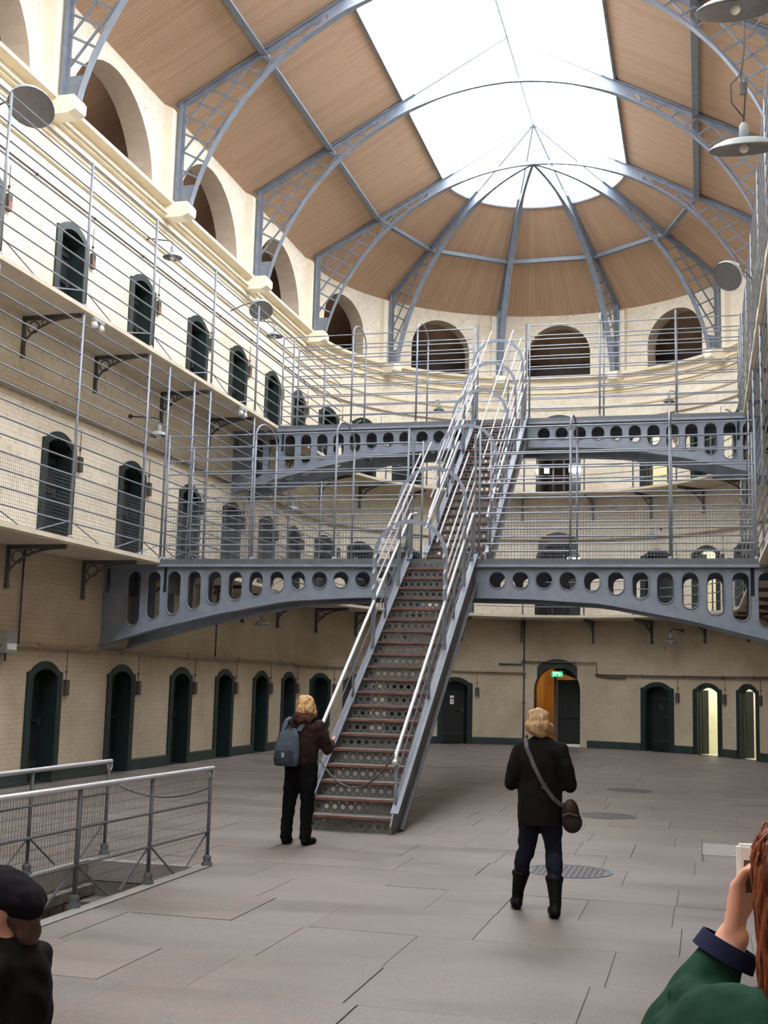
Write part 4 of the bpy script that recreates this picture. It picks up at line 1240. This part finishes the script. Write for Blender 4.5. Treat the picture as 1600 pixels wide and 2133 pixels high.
pipe('dark pipe round the end wall right of the arched doorway', run(uth(11), UB, 2.2, 0.06), 0.026, 'pipe_dark')
pipe('painted pipe round the end wall above the middle gallery doors', run(UA, UB, 6.36, 0.06), 0.035, 'pipe_paint')
pipe('thin conduit round the end wall above the top gallery doors', run(UA, UB, 10.12, 0.04), 0.02, 'pipe_paint')
pipe('dark conduit stepping over the arched doorway', [H(uth(-16), 2.47, 0.05)] + [H(uth(d), 2.47, 0.05) for d in (-12, -10)] + [H(uth(-9.8), 2.56, 0.05)] + [H(uth(d), 2.56, 0.07) for d in (-5, 0, 5, 11)] + [H(uth(11.2), 2.18, 0.05)] + [H(uth(d), 2.12, 0.05) for d in (15, 19)], 0.02, 'pipe_dark', 'conduit')
pipe('dark vertical pipe on the end wall left of the arched doorway', [H(uth(-9.2), z, 0.05) for z in (0.1, 1.3, 2.6, 3.8)], 0.028, 'pipe_dark', 'down_pipe')
pipe('thin vertical pipe on the long wall between gallery and ground floor', [H(17.4, z, 0.04) for z in (2.3, 3.0, 3.8)], 0.016, 'pipe_dark', 'down_pipe')
pipe('thin vertical pipe on the long wall below the low bowl lamp', [H(25.6, z, 0.04) for z in (2.26, 3.0, 3.8)], 0.016, 'pipe_dark', 'down_pipe')

# ================================================================ BASEMENT STAIR RAILINGS
def pit_rail(label, a, b, posts, scroll=True):
    A, B = Vector(a), Vector(b); d = (B - A).normalized(); L = (B - A).length
    t = thing('pit_railing', label, 'railing')
    top = 0.94; up = Vector((0, 0, 1))
    m = MB(); m.tube([A + up * top - d * 0.05, B + up * top + d * 0.02], 0.022, 8); m.build('top_rail', 'polished_rail', t, True)
    m = MB(); c = A + up * (top - 0.045) - d * 0.02
    m.tube([c + (-d * cos(q) + up * sin(q)) * 0.045 for q in [pi / 2 - 2 * pi * 0.8 * i / 14 for i in range(15)]], 0.014, 6); m.build('scroll', 'polished_rail', t, True)
    for p in posts:
        q = A + d * p
        m = MB(); m.tube([q, q + up * top], 0.019, 8); m.lathe([(0.055, 0), (0.055, 0.025), (0.035, 0.05), (0.045, 0.08), (0.026, 0.11)], 10, T(q)); m.build('post', 'iron_dark', t, True)
        for s in (-1, 1):
            e = p + s * 0.5
            if 0 <= e <= L: m = MB(); m.tube([q + up * 0.34, A + d * e + up * 0.03], 0.009, 6); m.build('brace', 'iron_dark', t)
    for h in (0.62, 0.33):
        m = MB(); m.tube([A + up * h, B + up * h], 0.011, 6); m.build('mid_rail', 'iron_dark', t)
    m = MB(); w = 0.0016; sp = 0.04; n = int(L / sp); nn = Vector((d.y, -d.x, 0)) * w
    for i in range(n + 1):
        q = A + d * (i * sp); e = d * w
        m.add([q - e + up * 0.05, q + e + up * 0.05, q + e + up * top, q - e + up * top], [(0, 1, 2, 3)]); m.add([q - nn + up * 0.05, q + nn + up * 0.05, q + nn + up * top, q - nn + up * top], [(0, 1, 2, 3)])
    for j in range(12):
        z = 0.05 + 0.08 * j; m.add([A + up * (z - w), B + up * (z - w), B + up * (z + w), A + up * (z + w)], [(0, 1, 2, 3)])
    tag(m.build('wire_mesh', 'wire', t), kind='stuff')
pit_rail('low mesh railing with bright top rail along the near side of the pit', (-0.37, 11.32, 0), (-0.60, 5.2, 0), [0, 1.22, 2.44, 3.66, 4.88])
pit_rail('low mesh railing with bright top rail along the far side of the pit', (-1.64, 11.62, 0), (-1.62, 5.4, 0), [0, 1.5, 3.0, 4.5])
t = thing('barrier_chain', 'thin chain sagging between the ends of the two pit railings', 'chain')
p0, p1 = Vector((-1.64, 11.62, 0.76)), Vector((-0.37, 11.32, 0.76))
m = MB(); m.tube([p0.lerp(p1, i / 14) + Vector((0, 0, -0.14 * (1 - (2 * i / 14 - 1) ** 2))) for i in range(15)], 0.009, 5); m.build('links', 'iron_dark', t, True)
m = MB(); m.ball(p0, 0.018, 8, 5); m.ball(p1, 0.018, 8, 5); m.build('hook', 'iron_dark', t)

# ================================================================ PEOPLE
def bake(name, mb, mat, parent=None, voxel=0.016, smooth=6, M=None, disp=0.0):
    """fuse overlapping volumes into one skin: voxel remesh, then smooth"""
    me = mb.mesh(name, mat); o = link(name + '_tmp', me)
    r = o.modifiers.new('r', 'REMESH'); r.mode = 'VOXEL'; r.voxel_size = voxel; r.use_smooth_shade = True
    s = o.modifiers.new('s', 'SMOOTH'); s.factor = 0.5; s.iterations = smooth
    dg = bpy.context.evaluated_depsgraph_get(); dg.update()
    new = bpy.data.meshes.new_from_object(o.evaluated_get(dg)); new.name = name
    new.materials.clear(); new.materials.append(MATS[mat])
    for p in new.polygons: p.use_smooth = True
    bpy.data.objects.remove(o)
    if disp:
        from mathutils import noise
        for v in new.vertices: v.co += v.normal * disp * noise.noise(v.co * 16)
    ob = link(name, new, parent)
    if M is not None: ob.matrix_local = M
    return ob
def limb(m, pts, n=12):
    """pts: list of (x, y, z, r): tapered limb with round joints"""
    for (a, b) in zip(pts, pts[1:]):
        m.tube([a[:3], b[:3]], [a[3], b[3]], n)
    for p in pts: m.ball(p[:3], p[3] * 0.99, n, 8)
def loft(m, rings, n=20):
    """rings: (x, y, z, rx, ry) stacked ellipses, capped"""
    vs = []; fs = []
    for (x, y, z, rx, ry) in rings:
        for k in range(n): vs.append((x + rx * cos(2 * pi * k / n), y + ry * sin(2 * pi * k / n), z))
    for i in range(len(rings) - 1):
        for k in range(n): fs.append((i * n + k, i * n + (k + 1) % n, (i + 1) * n + (k + 1) % n, (i + 1) * n + k))
    fs.append(tuple(range(n - 1, -1, -1))); fs.append(tuple((len(rings) - 1) * n + k for k in range(n)))
    m.add(vs, fs)
def hand(m, wrist, dirv, palmn, s=1.0):
    """palm and five fingers; dirv: along the fingers, palmn: palm normal (fingers curl to it)"""
    w = Vector(wrist); d = Vector(dirv).normalized(); p = Vector(palmn); p = (p - d * p.dot(d)).normalized(); x = d.cross(p)
    c = w + d * 0.045 * s
    for t in (-1, -0.33, 0.33, 1): limb(m, [(*(w + x * t * 0.018 * s), 0.017 * s), (*(w + d * 0.085 * s + x * t * 0.028 * s), 0.013 * s)], 8)
    for i, (t, l) in enumerate(((-1.15, 0.058), (-0.4, 0.072), (0.35, 0.078), (1.1, 0.068))):
        b = w + d * 0.085 * s + x * t * 0.03 * s
        k = b + d * l * 0.5 * s + p * 0.012 * s; e = k + d * l * 0.3 * s + p * 0.028 * s; f = e + d * l * 0.08 * s + p * 0.022 * s
        limb(m, [(*b, 0.0088 * s), (*k, 0.0082 * s), (*e, 0.0075 * s), (*f, 0.0065 * s)], 8)
    b = w + d * 0.03 * s + x * 0.03 * s; k = b + (d * 0.035 + x * 0.022 + p * 0.012) * s; e = k + (d * 0.03 + p * 0.016) * s
    limb(m, [(*b, 0.014 * s), (*k, 0.011 * s), (*e, 0.009 * s)], 8)
def head(m, c, s=1.0, yaw=0.0):
    """head facing +y, centre c; skull, jaw, nose, ears, lips, eye sockets"""
    C = Vector(c); Rz = Matrix.Rotation(yaw, 3, 'Z')
    P = lambda x, y, z: C + Rz @ Vector((x, y, z)) * s
    m.ball(P(0, -0.012, 0.03), (0.076 * s, 0.092 * s, 0.088 * s), 18, 12)
    m.ball(P(0, 0.02, -0.035), (0.060 * s, 0.070 * s, 0.075 * s), 16, 10)
    m.ball(P(0, 0.045, -0.085), (0.035 * s, 0.035 * s, 0.028 * s), 12, 8)
    limb(m, [(*P(0, 0.088, 0.0), 0.011 * s), (*P(0, 0.107, -0.028), 0.014 * s)], 8)
    m.ball(P(0, 0.085, -0.062), (0.024 * s, 0.012 * s, 0.009 * s), 10, 6)
    for sx in (-1, 1):
        m.ball(P(sx * 0.077, -0.008, -0.012), (0.010 * s, 0.020 * s, 0.032 * s), 10, 7)
        m.ball(P(sx * 0.032, 0.083, 0.012), (0.018 * s, 0.012 * s, 0.008 * s), 10, 6)

# ---------------- woman with the shoulder bag (walking away)
def woman_bag():
    root_m = MB()
    # hips about z .88; left foot trails to the left, right foot nearer the viewer
    head(root_m, (-0.02, 0.03, 1.52), 1.0)
    limb(root_m, [(0, 0.0, 1.36, 0.055), (-0.01, 0.015, 1.45, 0.05)])
    loft(root_m, [(0, 0, 0.80, 0.15, 0.10), (0, 0, 0.95, 0.155, 0.11), (0, 0, 1.08, 0.125, 0.09), (0, 0, 1.25, 0.155, 0.10), (0, 0, 1.36, 0.13, 0.07)])
    for s, kx, ax, ay, az in ((-1, -0.115, -0.2, 0.14, 0.09), (1, 0.105, 0.15, -0.16, 0.09)):
        limb(root_m, [(0.085 * s, 0, 0.86, 0.07), (0.09 * s, 0, 0.72, 0.062), (kx, 0.05, 0.48, 0.045), (kx * 0.55 + ax * 0.45, ay * 0.45, 0.4, 0.042), ((kx + ax) / 2, ay * 0.55, 0.32, 0.04), (ax, ay, az, 0.034)])
        limb(root_m, [(ax, ay - 0.03, 0.045, 0.038), (ax - 0.02, ay + 0.16, 0.03, 0.03)])
    for s in (-1, 1):
        limb(root_m, [(0.16 * s, 0, 1.33, 0.05), (0.235 * s, 0.02, 1.04, 0.042), (0.12 * s, 0.24, 1.1, 0.03)])
        hand(root_m, (0.12 * s, 0.24, 1.1), (-0.7 * s, 0.6, 0.15), (0, 0.3, 0.9))
    body = bake('person', root_m, 'skin')
    body.location = (3.05, 10.14, 0)
    tag(body, 'person with short blond hair walking away in a black coat and boots', 'person')
    m = MB()   # coat, hip length, flared a little, with collar
    loft(m, [(0.0, 0, 0.70, 0.185, 0.135), (0, 0, 0.80, 0.19, 0.135), (0.0, 0, 0.95, 0.185, 0.13), (0, 0, 1.07, 0.165, 0.12), (0, 0, 1.2, 0.185, 0.125), (0, 0, 1.31, 0.19, 0.11), (0, 0, 1.375, 0.13, 0.085), (0, 0.0, 1.42, 0.075, 0.075)])
    for s in (-1, 1):
        limb(m, [(0.155 * s, 0, 1.315, 0.075), (0.21 * s, -0.01, 1.17, 0.068), (0.245 * s, 0.0, 1.03, 0.06), (0.2 * s, 0.12, 1.06, 0.054), (0.13 * s, 0.22, 1.09, 0.046)])
    bake('coat', m, 'coat_black', body, disp=0.008)
    m = MB()
    for s, kx, ax, ay, az in ((-1, -0.115, -0.2, 0.14, 0.09), (1, 0.105, 0.15, -0.16, 0.09)):
        limb(m, [(0.085 * s, 0, 0.88, 0.105), (0.09 * s, 0, 0.72, 0.095), (kx, 0.05, 0.48, 0.07), (kx * 0.55 + ax * 0.45, ay * 0.45, 0.4, 0.074), ((kx + ax) / 2, ay * 0.55, 0.32, 0.062)])
    loft(m, [(0, 0, 0.74, 0.15, 0.11), (0, 0, 0.95, 0.15, 0.11)])
    bake('jeans', m, 'jeans_navy', body, disp=0.012)
    for s, kx, ax, ay, az in ((-1, -0.115, -0.2, 0.14, 0.09), (1, 0.105, 0.15, -0.16, 0.09)):
        m = MB(); tx, ty = kx * 0.4 + ax * 0.6, ay * 0.62
        limb(m, [(tx, ty, 0.29, 0.07), (ax * 0.97, ay * 0.9, 0.16, 0.052), (ax, ay, 0.09, 0.05)])
        limb(m, [(ax, ay - 0.03, 0.05, 0.05), (ax - 0.03, ay + 0.08, 0.045, 0.047), (ax - 0.05, ay + 0.17, 0.036, 0.037)])
        m.ball((tx, ty, 0.30), (0.08, 0.08, 0.04))
        bake('boot', m, 'boots_black', body, voxel=0.012)
    m = MB()   # bobbed hair, covers the back of the neck
    m.ball((-0.02, 0.005, 1.565), (0.096, 0.106, 0.092)); m.ball((-0.015, -0.035, 1.5), (0.108, 0.082, 0.07)); m.ball((-0.09, 0.0, 1.49), (0.04, 0.06, 0.05)); m.ball((0.065, 0.01, 1.485), (0.036, 0.06, 0.05)); m.ball((-0.01, -0.045, 1.45), (0.07, 0.05, 0.045))
    bake('hair', m, 'hair_grey_blond', body, voxel=0.01, smooth=3, disp=0.022)
    # bag on a long strap
    t = thing('shoulder_bag', 'dark brown shoulder bag on a long grey strap across the black coat', 'bag', (3.05, 10.14, 0))
    m = MB(); m.ball((0.255, -0.06, 0.80), (0.075, 0.065, 0.135)); m.ball((0.27, -0.06, 0.745), (0.085, 0.07, 0.09)); bake('pouch', m, 'bag_leather', t, voxel=0.012)
    m = MB(); m.tube([(0.2, -0.115, 0.80), (0.255, -0.135, 0.82), (0.32, -0.11, 0.80)], 0.008, 6); m.build('zip', 'strap_grey', t)
    pts = [(-0.115, 0.05, 1.41), (-0.12, -0.03, 1.405), (-0.10, -0.105, 1.33), (-0.03, -0.15, 1.18), (0.05, -0.15, 1.03), (0.13, -0.15, 0.93), (0.19, -0.125, 0.88), (0.24, -0.07, 0.9)]
    m = MB()
    for a, b in zip(pts, pts[1:]): m.bar(a, b, 0.032, 0.008, (0, 1, 0.3))
    m.build('strap', 'strap_grey', t)
    m = MB(); m.box((0.05, -0.158, 1.03), (0.04, 0.012, 0.045)); m.build('buckle', 'strap_grey', t)
woman_bag()

# ---------------- woman with the backpack (standing by the stair)
def woman_pack():
    X, Y = -0.06, 13.2
    m = MB(); head(m, (0.03, 0.03, 1.53), 1.0, radians(-15))
    limb(m, [(0.02, 0, 1.36, 0.055), (0.03, 0.015, 1.46, 0.05)])
    loft(m, [(0, 0, 0.80, 0.155, 0.10), (0, 0, 0.95, 0.16, 0.11), (0, 0, 1.08, 0.135, 0.09), (0, 0, 1.25, 0.16, 0.10), (0, 0, 1.36, 0.13, 0.07)])
    LEG = ((-1, -0.125, -0.145), (1, 0.085, 0.085))
    for s, kx, ax in LEG:
        limb(m, [(0.085 * s, 0, 0.86, 0.085), (kx, 0.02, 0.47, 0.055), (ax, -0.02, 0.09, 0.036)])
        limb(m, [(ax, -0.04, 0.04, 0.036), (ax + 0.02, 0.13, 0.03, 0.03)])
    limb(m, [(-0.17, 0, 1.33, 0.05), (-0.235, 0.04, 1.05, 0.042), (-0.1, 0.25, 1.14, 0.03)]); hand(m, (-0.1, 0.25, 1.14), (0.6, 0.7, 0.1), (0, 0, 1))
    limb(m, [(0.19, 0, 1.33, 0.05), (0.27, 0.08, 1.06, 0.042), (0.24, 0.33, 1.13, 0.03)]); hand(m, (0.24, 0.33, 1.13), (0.1, 0.95, 0.1), (-0.7, 0, 0.7))
    body = bake('person', m, 'skin'); body.location = (X, Y, 0)
    tag(body, 'person with light blond hair in a brown hooded jacket beside the stair foot', 'person')
    m = MB()
    loft(m, [(0.01, 0, 0.86, 0.175, 0.125), (0.01, 0, 0.95, 0.185, 0.135), (0.01, 0, 1.05, 0.185, 0.13), (0.01, 0, 1.2, 0.205, 0.135), (0.01, 0, 1.31, 0.2, 0.12), (0.01, 0, 1.385, 0.14, 0.1), (0.02, 0, 1.42, 0.08, 0.08)])
    limb(m, [(-0.155, 0, 1.31, 0.08), (-0.225, 0.0, 1.17, 0.072), (-0.235, 0.04, 1.05, 0.066), (-0.18, 0.16, 1.1, 0.058), (-0.11, 0.23, 1.13, 0.05)])
    limb(m, [(0.18, 0, 1.31, 0.085), (0.255, 0.02, 1.17, 0.078), (0.285, 0.07, 1.06, 0.07), (0.27, 0.2, 1.1, 0.06), (0.245, 0.3, 1.12, 0.05)])
    bake('jacket', m, 'jacket_brown', body, disp=0.014)
    m = MB(); m.ball((0.03, -0.07, 1.39), (0.135, 0.085, 0.075)); m.ball((0.03, -0.05, 1.43), (0.11, 0.07, 0.05)); m.ball((-0.06, 0.0, 1.40), (0.06, 0.08, 0.06)); m.ball((0.12, 0.0, 1.40), (0.06, 0.08, 0.06))
    bake('hood', m, 'fur_brown', body, disp=0.03)
    m = MB()
    for s, kx, ax in LEG: limb(m, [(0.08 * s, 0, 0.9, 0.115), (0.09 * s, 0, 0.74, 0.105), (kx, 0.0, 0.48, 0.08), (ax, -0.02, 0.14, 0.068), (ax, -0.02, 0.075, 0.074)])
    loft(m, [(0, 0, 0.76, 0.165, 0.12), (0, 0, 0.93, 0.165, 0.12)])
    bake('trousers', m, 'trousers_black', body, disp=0.012)
    for s, kx, ax in LEG:
        m = MB(); limb(m, [(ax, -0.06, 0.04, 0.044), (ax + 0.015, 0.05, 0.042, 0.046), (ax + 0.05 * s, 0.14, 0.034, 0.036)]); bake('shoe', m, 'boots_black', body, voxel=0.012)
    m = MB(); m.ball((0.03, 0.005, 1.575), (0.098, 0.108, 0.095)); m.ball((0.03, -0.03, 1.50), (0.1, 0.085, 0.08)); m.ball((-0.035, 0.03, 1.48), (0.04, 0.06, 0.1)); m.ball((0.105, 0.03, 1.47), (0.04, 0.06, 0.11))
    bake('hair', m, 'hair_blond', body, voxel=0.01, smooth=3, disp=0.022)
    t = thing('backpack', 'slate blue backpack worn on the back of the brown jacket', 'backpack', (X, Y, 0))
    m = MB()
    loft(m, [(-0.11, -0.2, 0.87, 0.14, 0.08), (-0.11, -0.205, 0.95, 0.155, 0.095), (-0.105, -0.2, 1.1, 0.145, 0.09), (-0.095, -0.19, 1.22, 0.12, 0.075), (-0.09, -0.175, 1.29, 0.075, 0.05)])
    bake('pack', m, 'backpack_slate', t, voxel=0.014)
    m = MB(); loft(m, [(-0.115, -0.275, 0.885, 0.105, 0.045), (-0.115, -0.285, 0.97, 0.115, 0.045), (-0.11, -0.275, 1.06, 0.095, 0.04)]); bake('pocket', m, 'backpack_dark', t, voxel=0.012)
    for xo, xs in ((-0.17, -0.16), (0.01, 0.06)):
        m = MB(); m.bar((xo, -0.16, 1.26), (xs, -0.09, 1.37), 0.05, 0.02, (0, 1, 0)); m.bar((xs, -0.09, 1.37), (xs * 1.0, 0.04, 1.40), 0.05, 0.02); m.build('strap', 'backpack_slate', t)
    m = MB(); m.tube([(-0.14, -0.22, 1.27), (-0.09, -0.225, 1.315), (-0.04, -0.22, 1.27)], 0.01, 6); m.build('loop', 'backpack_dark', t)
    m = MB(); m.box((-0.11, -0.332, 1.0), (0.03, 0.006, 0.05)); m.build('patch', 'lamp_grey', t)
woman_pack()

# ---------------- crouching person in the beret (lower left corner), turned to the left
def beret_person():
    cx, cy = 1.62, 4.5
    m = MB(); head(m, (-0.005, 0.0, 0.875), 1.0, radians(105))
    limb(m, [(0.03, 0, 0.68, 0.06), (0.015, 0.0, 0.79, 0.052)])
    loft(m, [(0.0, 0, 0.18, 0.14, 0.16), (0, 0, 0.34, 0.12, 0.15), (0.01, 0, 0.54, 0.12, 0.17), (0.02, 0, 0.69, 0.09, 0.12)])
    for s in (-1, 1):
        limb(m, [(0.0, 0.09 * s, 0.22, 0.08), (-0.38, 0.12 * s, 0.3, 0.058), (-0.1, 0.12 * s, 0.07, 0.045)])
        limb(m, [(-0.08, 0.12 * s, 0.04, 0.04), (-0.24, 0.12 * s, 0.03, 0.032)])
        limb(m, [(0.02, 0.16 * s, 0.65, 0.05), (-0.12, 0.19 * s, 0.5, 0.042), (-0.17, 0.06 * s, 0.76, 0.03)])
        hand(m, (-0.17, 0.06 * s, 0.76), (-0.1, -0.1 * s, 0.95), (0.8, -0.4 * s, 0))
    body = bake('person', m, 'skin'); body.location = (cx, cy, 0)
    tag(body, 'person in a black beret and dark coat crouching at the lower left corner', 'person')
    m = MB()
    loft(m, [(-0.01, 0, 0.08, 0.2, 0.22), (0.0, 0, 0.25, 0.195, 0.21), (0.01, 0, 0.42, 0.19, 0.205), (0.01, 0, 0.58, 0.185, 0.205), (0.01, 0, 0.68, 0.165, 0.17), (0.02, 0, 0.745, 0.12, 0.11), (0.03, 0, 0.79, 0.1, 0.09)])
    limb(m, [(0.05, -0.14, 0.66, 0.085), (-0.06, -0.2, 0.56, 0.08), (-0.15, -0.17, 0.53, 0.07), (-0.17, -0.1, 0.66, 0.058), (-0.165, -0.06, 0.745, 0.05)])
    limb(m, [(0.05, 0.14, 0.66, 0.085), (-0.06, 0.2, 0.56, 0.08), (-0.15, 0.17, 0.53, 0.07), (-0.17, 0.1, 0.66, 0.058), (-0.165, 0.06, 0.745, 0.05)])
    bake('coat', m, 'coat_black', body, disp=0.012)
    m = MB()
    for s in (-1, 1): limb(m, [(0.0, 0.09 * s, 0.22, 0.1), (-0.38, 0.12 * s, 0.3, 0.075), (-0.1, 0.12 * s, 0.1, 0.06)])
    bake('trousers', m, 'trousers_black', body)
    for s in (-1, 1):
        m = MB(); limb(m, [(-0.07, 0.12 * s, 0.045, 0.05), (-0.24, 0.12 * s, 0.04, 0.042)]); bake('shoe', m, 'boots_black', body)
    m = MB()
    m.ball((0.075, 0.0, 0.87), (0.062, 0.085, 0.075)); m.ball((0.1, -0.005, 0.80), (0.055, 0.07, 0.06))
    bake('hair', m, 'hair_dark', body, voxel=0.012, disp=0.012)
    m = MB()   # soft beret slumped over the back of the head
    loft(m, [(0.0, 0.0, 0.915, 0.105, 0.10), (0.01, 0.0, 0.93, 0.14, 0.13), (0.01, 0.0, 0.965, 0.15, 0.14), (0.0, 0.0, 1.005, 0.13, 0.12), (-0.01, 0.0, 1.03, 0.085, 0.08), (-0.01, 0.0, 1.04, 0.03, 0.03)])
    m.v = [(x, y, z - 0.32 * x) for x, y, z in m.v]
    m.ball((0.085, 0.0, 0.895), (0.075, 0.095, 0.055))
    bake('beret', m, 'beret_black', body, voxel=0.012, disp=0.01)
beret_person()

# ---------------- red-haired person with a small camera (lower right corner)
def camera_person():
    X, Y = 4.56, 2.3
    hz = 1.49; b = 0.09
    m = MB(); head(m, (0.0, 0.02, hz), 0.98, radians(8))
    limb(m, [(0.01, -0.01, hz - 0.2, 0.058), (0.0, 0.0, hz - 0.07, 0.052)])
    loft(m, [(0, 0, 0.84, 0.16, 0.11), (0, 0, 0.99, 0.16, 0.11), (0, 0, 1.12, 0.145, 0.1), (0, 0, 1.22, 0.165, 0.1), (0, 0, 1.31, 0.12, 0.08)])
    for s in (-1, 1):
        limb(m, [(0.09 * s, 0, 0.86, 0.085), (0.1 * s, 0.02, 0.45, 0.055), (0.1 * s, -0.02, 0.08, 0.036)]); limb(m, [(0.1 * s, -0.04, 0.04, 0.038), (0.11 * s, 0.15, 0.03, 0.03)])
    # left arm raised: shoulder, elbow out to the left, wrist in front of the face
    limb(m, [(-0.165, 0.0, 1.27, 0.05), (-0.265, 0.13, 1.16, 0.043), (-0.15, 0.17, 1.375, 0.031)])
    hand(m, (-0.148, 0.172, 1.385), (0.16, 0.1, 0.97), (0.75, -0.25, 0.0), 1.0)
    limb(m, [(0.165, 0.0, 1.27, 0.05), (0.26, 0.12, 1.13, 0.043), (0.12, 0.2, 1.37, 0.031)])
    hand(m, (0.12, 0.2, 1.375), (-0.3, 0.1, 0.95), (-0.75, -0.2, 0.0), 1.0)
    body = bake('person', m, 'skin', voxel=0.0055, smooth=3); body.location = (X, Y, 0)
    tag(body, 'red-haired person in a green fleece photographing at the lower right corner', 'person')
    m = MB()
    loft(m, [(0, 0, 0.78, 0.2, 0.14), (0, 0, 0.98, 0.2, 0.14), (0, 0, 1.12, 0.2, 0.135), (0, 0, 1.21, 0.21, 0.13), (0, 0, 1.275, 0.18, 0.105), (0, -0.005, 1.325, 0.115, 0.095), (0, -0.01, 1.355, 0.088, 0.088)])
    limb(m, [(-0.165, 0, 1.235, 0.095), (-0.225, 0.07, 1.175, 0.095), (-0.275, 0.13, 1.135, 0.088), (-0.23, 0.15, 1.21, 0.078), (-0.198, 0.16, 1.275, 0.066), (-0.178, 0.165, 1.318, 0.053)])
    limb(m, [(0.16, 0, 1.22, 0.09), (0.26, 0.12, 1.12, 0.076), (0.14, 0.19, 1.33, 0.054)])
    m.ball((-0.235, 0.03, 1.235), (0.065, 0.07, 0.03)); m.ball((-0.3, 0.1, 1.17), (0.045, 0.06, 0.03)); m.ball((-0.22, 0.09, 1.285), (0.06, 0.05, 0.024))
    bake('fleece', m, 'fleece_green', body, voxel=0.01, smooth=5, disp=0.016)
    m = MB(); a = Vector((-0.17, 0.167, 1.335)); bb = Vector((-0.155, 0.17, 1.365))
    m.tube([a, bb], [0.062, 0.056], 20, caps=False); m.tube([bb, a], [0.053, 0.058], 20, caps=False); m.tube([bb, bb + (bb - a) * 0.02], [0.056, 0.053], 20, caps=False); m.build('cuff', 'fleece_navy', body, True)
    m = MB()
    for s in (-1, 1): limb(m, [(0.09 * s, 0, 0.9, 0.11), (0.1 * s, 0.02, 0.45, 0.075), (0.1 * s, -0.02, 0.1, 0.066)])
    loft(m, [(0, 0, 0.76, 0.16, 0.12), (0, 0, 0.94, 0.16, 0.12)])
    bake('trousers', m, 'jeans_navy', body)
    for s in (-1, 1):
        m = MB(); limb(m, [(0.1 * s, -0.05, 0.045, 0.046), (0.11 * s, 0.15, 0.036, 0.038)]); bake('shoe', m, 'boots_black', body)
    m = MB()
    m.ball((0.0, 0.0, hz + 0.045), (0.094, 0.104, 0.095)); m.ball((0.0, -0.045, hz - 0.04), (0.096, 0.072, 0.12)); m.ball((-0.01, -0.055, hz - 0.14), (0.09, 0.062, 0.09)); m.ball((-0.066, -0.01, hz - 0.05), (0.033, 0.055, 0.1)); m.ball((-0.055, -0.03, hz - 0.16), (0.045, 0.046, 0.07)); m.ball((0.066, -0.01, hz - 0.05), (0.033, 0.055, 0.1))
    m.v = [(x - 0.004, y, z) for x, y, z in m.v]
    bake('hair', m, 'hair_red', body, voxel=0.008, disp=0.012)
    rs = random.Random(5)
    m = MB()
    for i in range(420):
        a = rs.uniform(-3.5, 0.35); el = rs.uniform(0.05, 1.25)
        # start on the scalp, fall over the hair mass and wave
        x0, y0, z0 = 0.092 * cos(a) * cos(el), 0.004 + 0.1 * sin(a) * cos(el), hz + 0.05 + 0.092 * sin(el)
        ln = rs.uniform(0.2, 0.33); ph = rs.uniform(0, 6.3); k2 = rs.uniform(0.004, 0.011); pts = []
        rx, ry = 0.1 + rs.uniform(0, 0.012), 0.112 + rs.uniform(0, 0.012)
        for k in range(9):
            f = k / 8; e2 = min(1.0, f * 3 + (1 - sin(el)) * 0.6)
            xx = rx * cos(a) * (cos(el) * (1 - e2) + e2); yy = -0.004 - 0.012 * f + ry * sin(a) * (cos(el) * (1 - e2) + e2) * (0.95 - 0.12 * f)
            pts.append((xx * (1 - 0.1 * f) + k2 * sin(f * 10 + ph), yy + k2 * cos(f * 8 + ph), z0 + 0.004 - ln * f ** 1.25))
        m.tube(pts, [0.0025, 0.0042, 0.0048, 0.0048, 0.0046, 0.0042, 0.0036, 0.0026, 0.001], 5)
    m.v = [(x - 0.004, y, z) for x, y, z in m.v]
    tag(m.build('hair_locks', 'hair_red', body, True), kind='stuff')
    t = thing('compact_camera', 'small pale compact camera held up by the red-haired person', 'camera', (X, Y, 0))
    C = Vector((-0.112, 0.19, hz + 0.01)); Mx = Matrix.Translation(C) @ Matrix.Rotation(radians(8), 4, 'Z')
    o = MB(); o.box((0, 0, 0), (0.058, 0.024, 0.094)); me = o.mesh('body', 'white_paint')
    bm = bmesh.new(); bm.from_mesh(me); bmesh.ops.bevel(bm, geom=list(bm.edges), offset=0.005, segments=2, affect='EDGES'); bm.to_mesh(me); bm.free()
    link('body', me, t, Mx)
    m = MB(); m.box((0.004, -0.0125, -0.012), (0.044, 0.003, 0.06)); m.build('screen', 'pipe_dark', t).matrix_local = Mx
    m = MB(); m.lathe([(0.022, 0), (0.022, 0.016), (0.018, 0.018), (0.0, 0.018)], 18, Matrix.Translation((0, 0.012, -0.01)) @ Matrix.Rotation(radians(-90), 4, 'X')); m.build('lens', 'lamp_inside', t).matrix_local = Mx
camera_person()
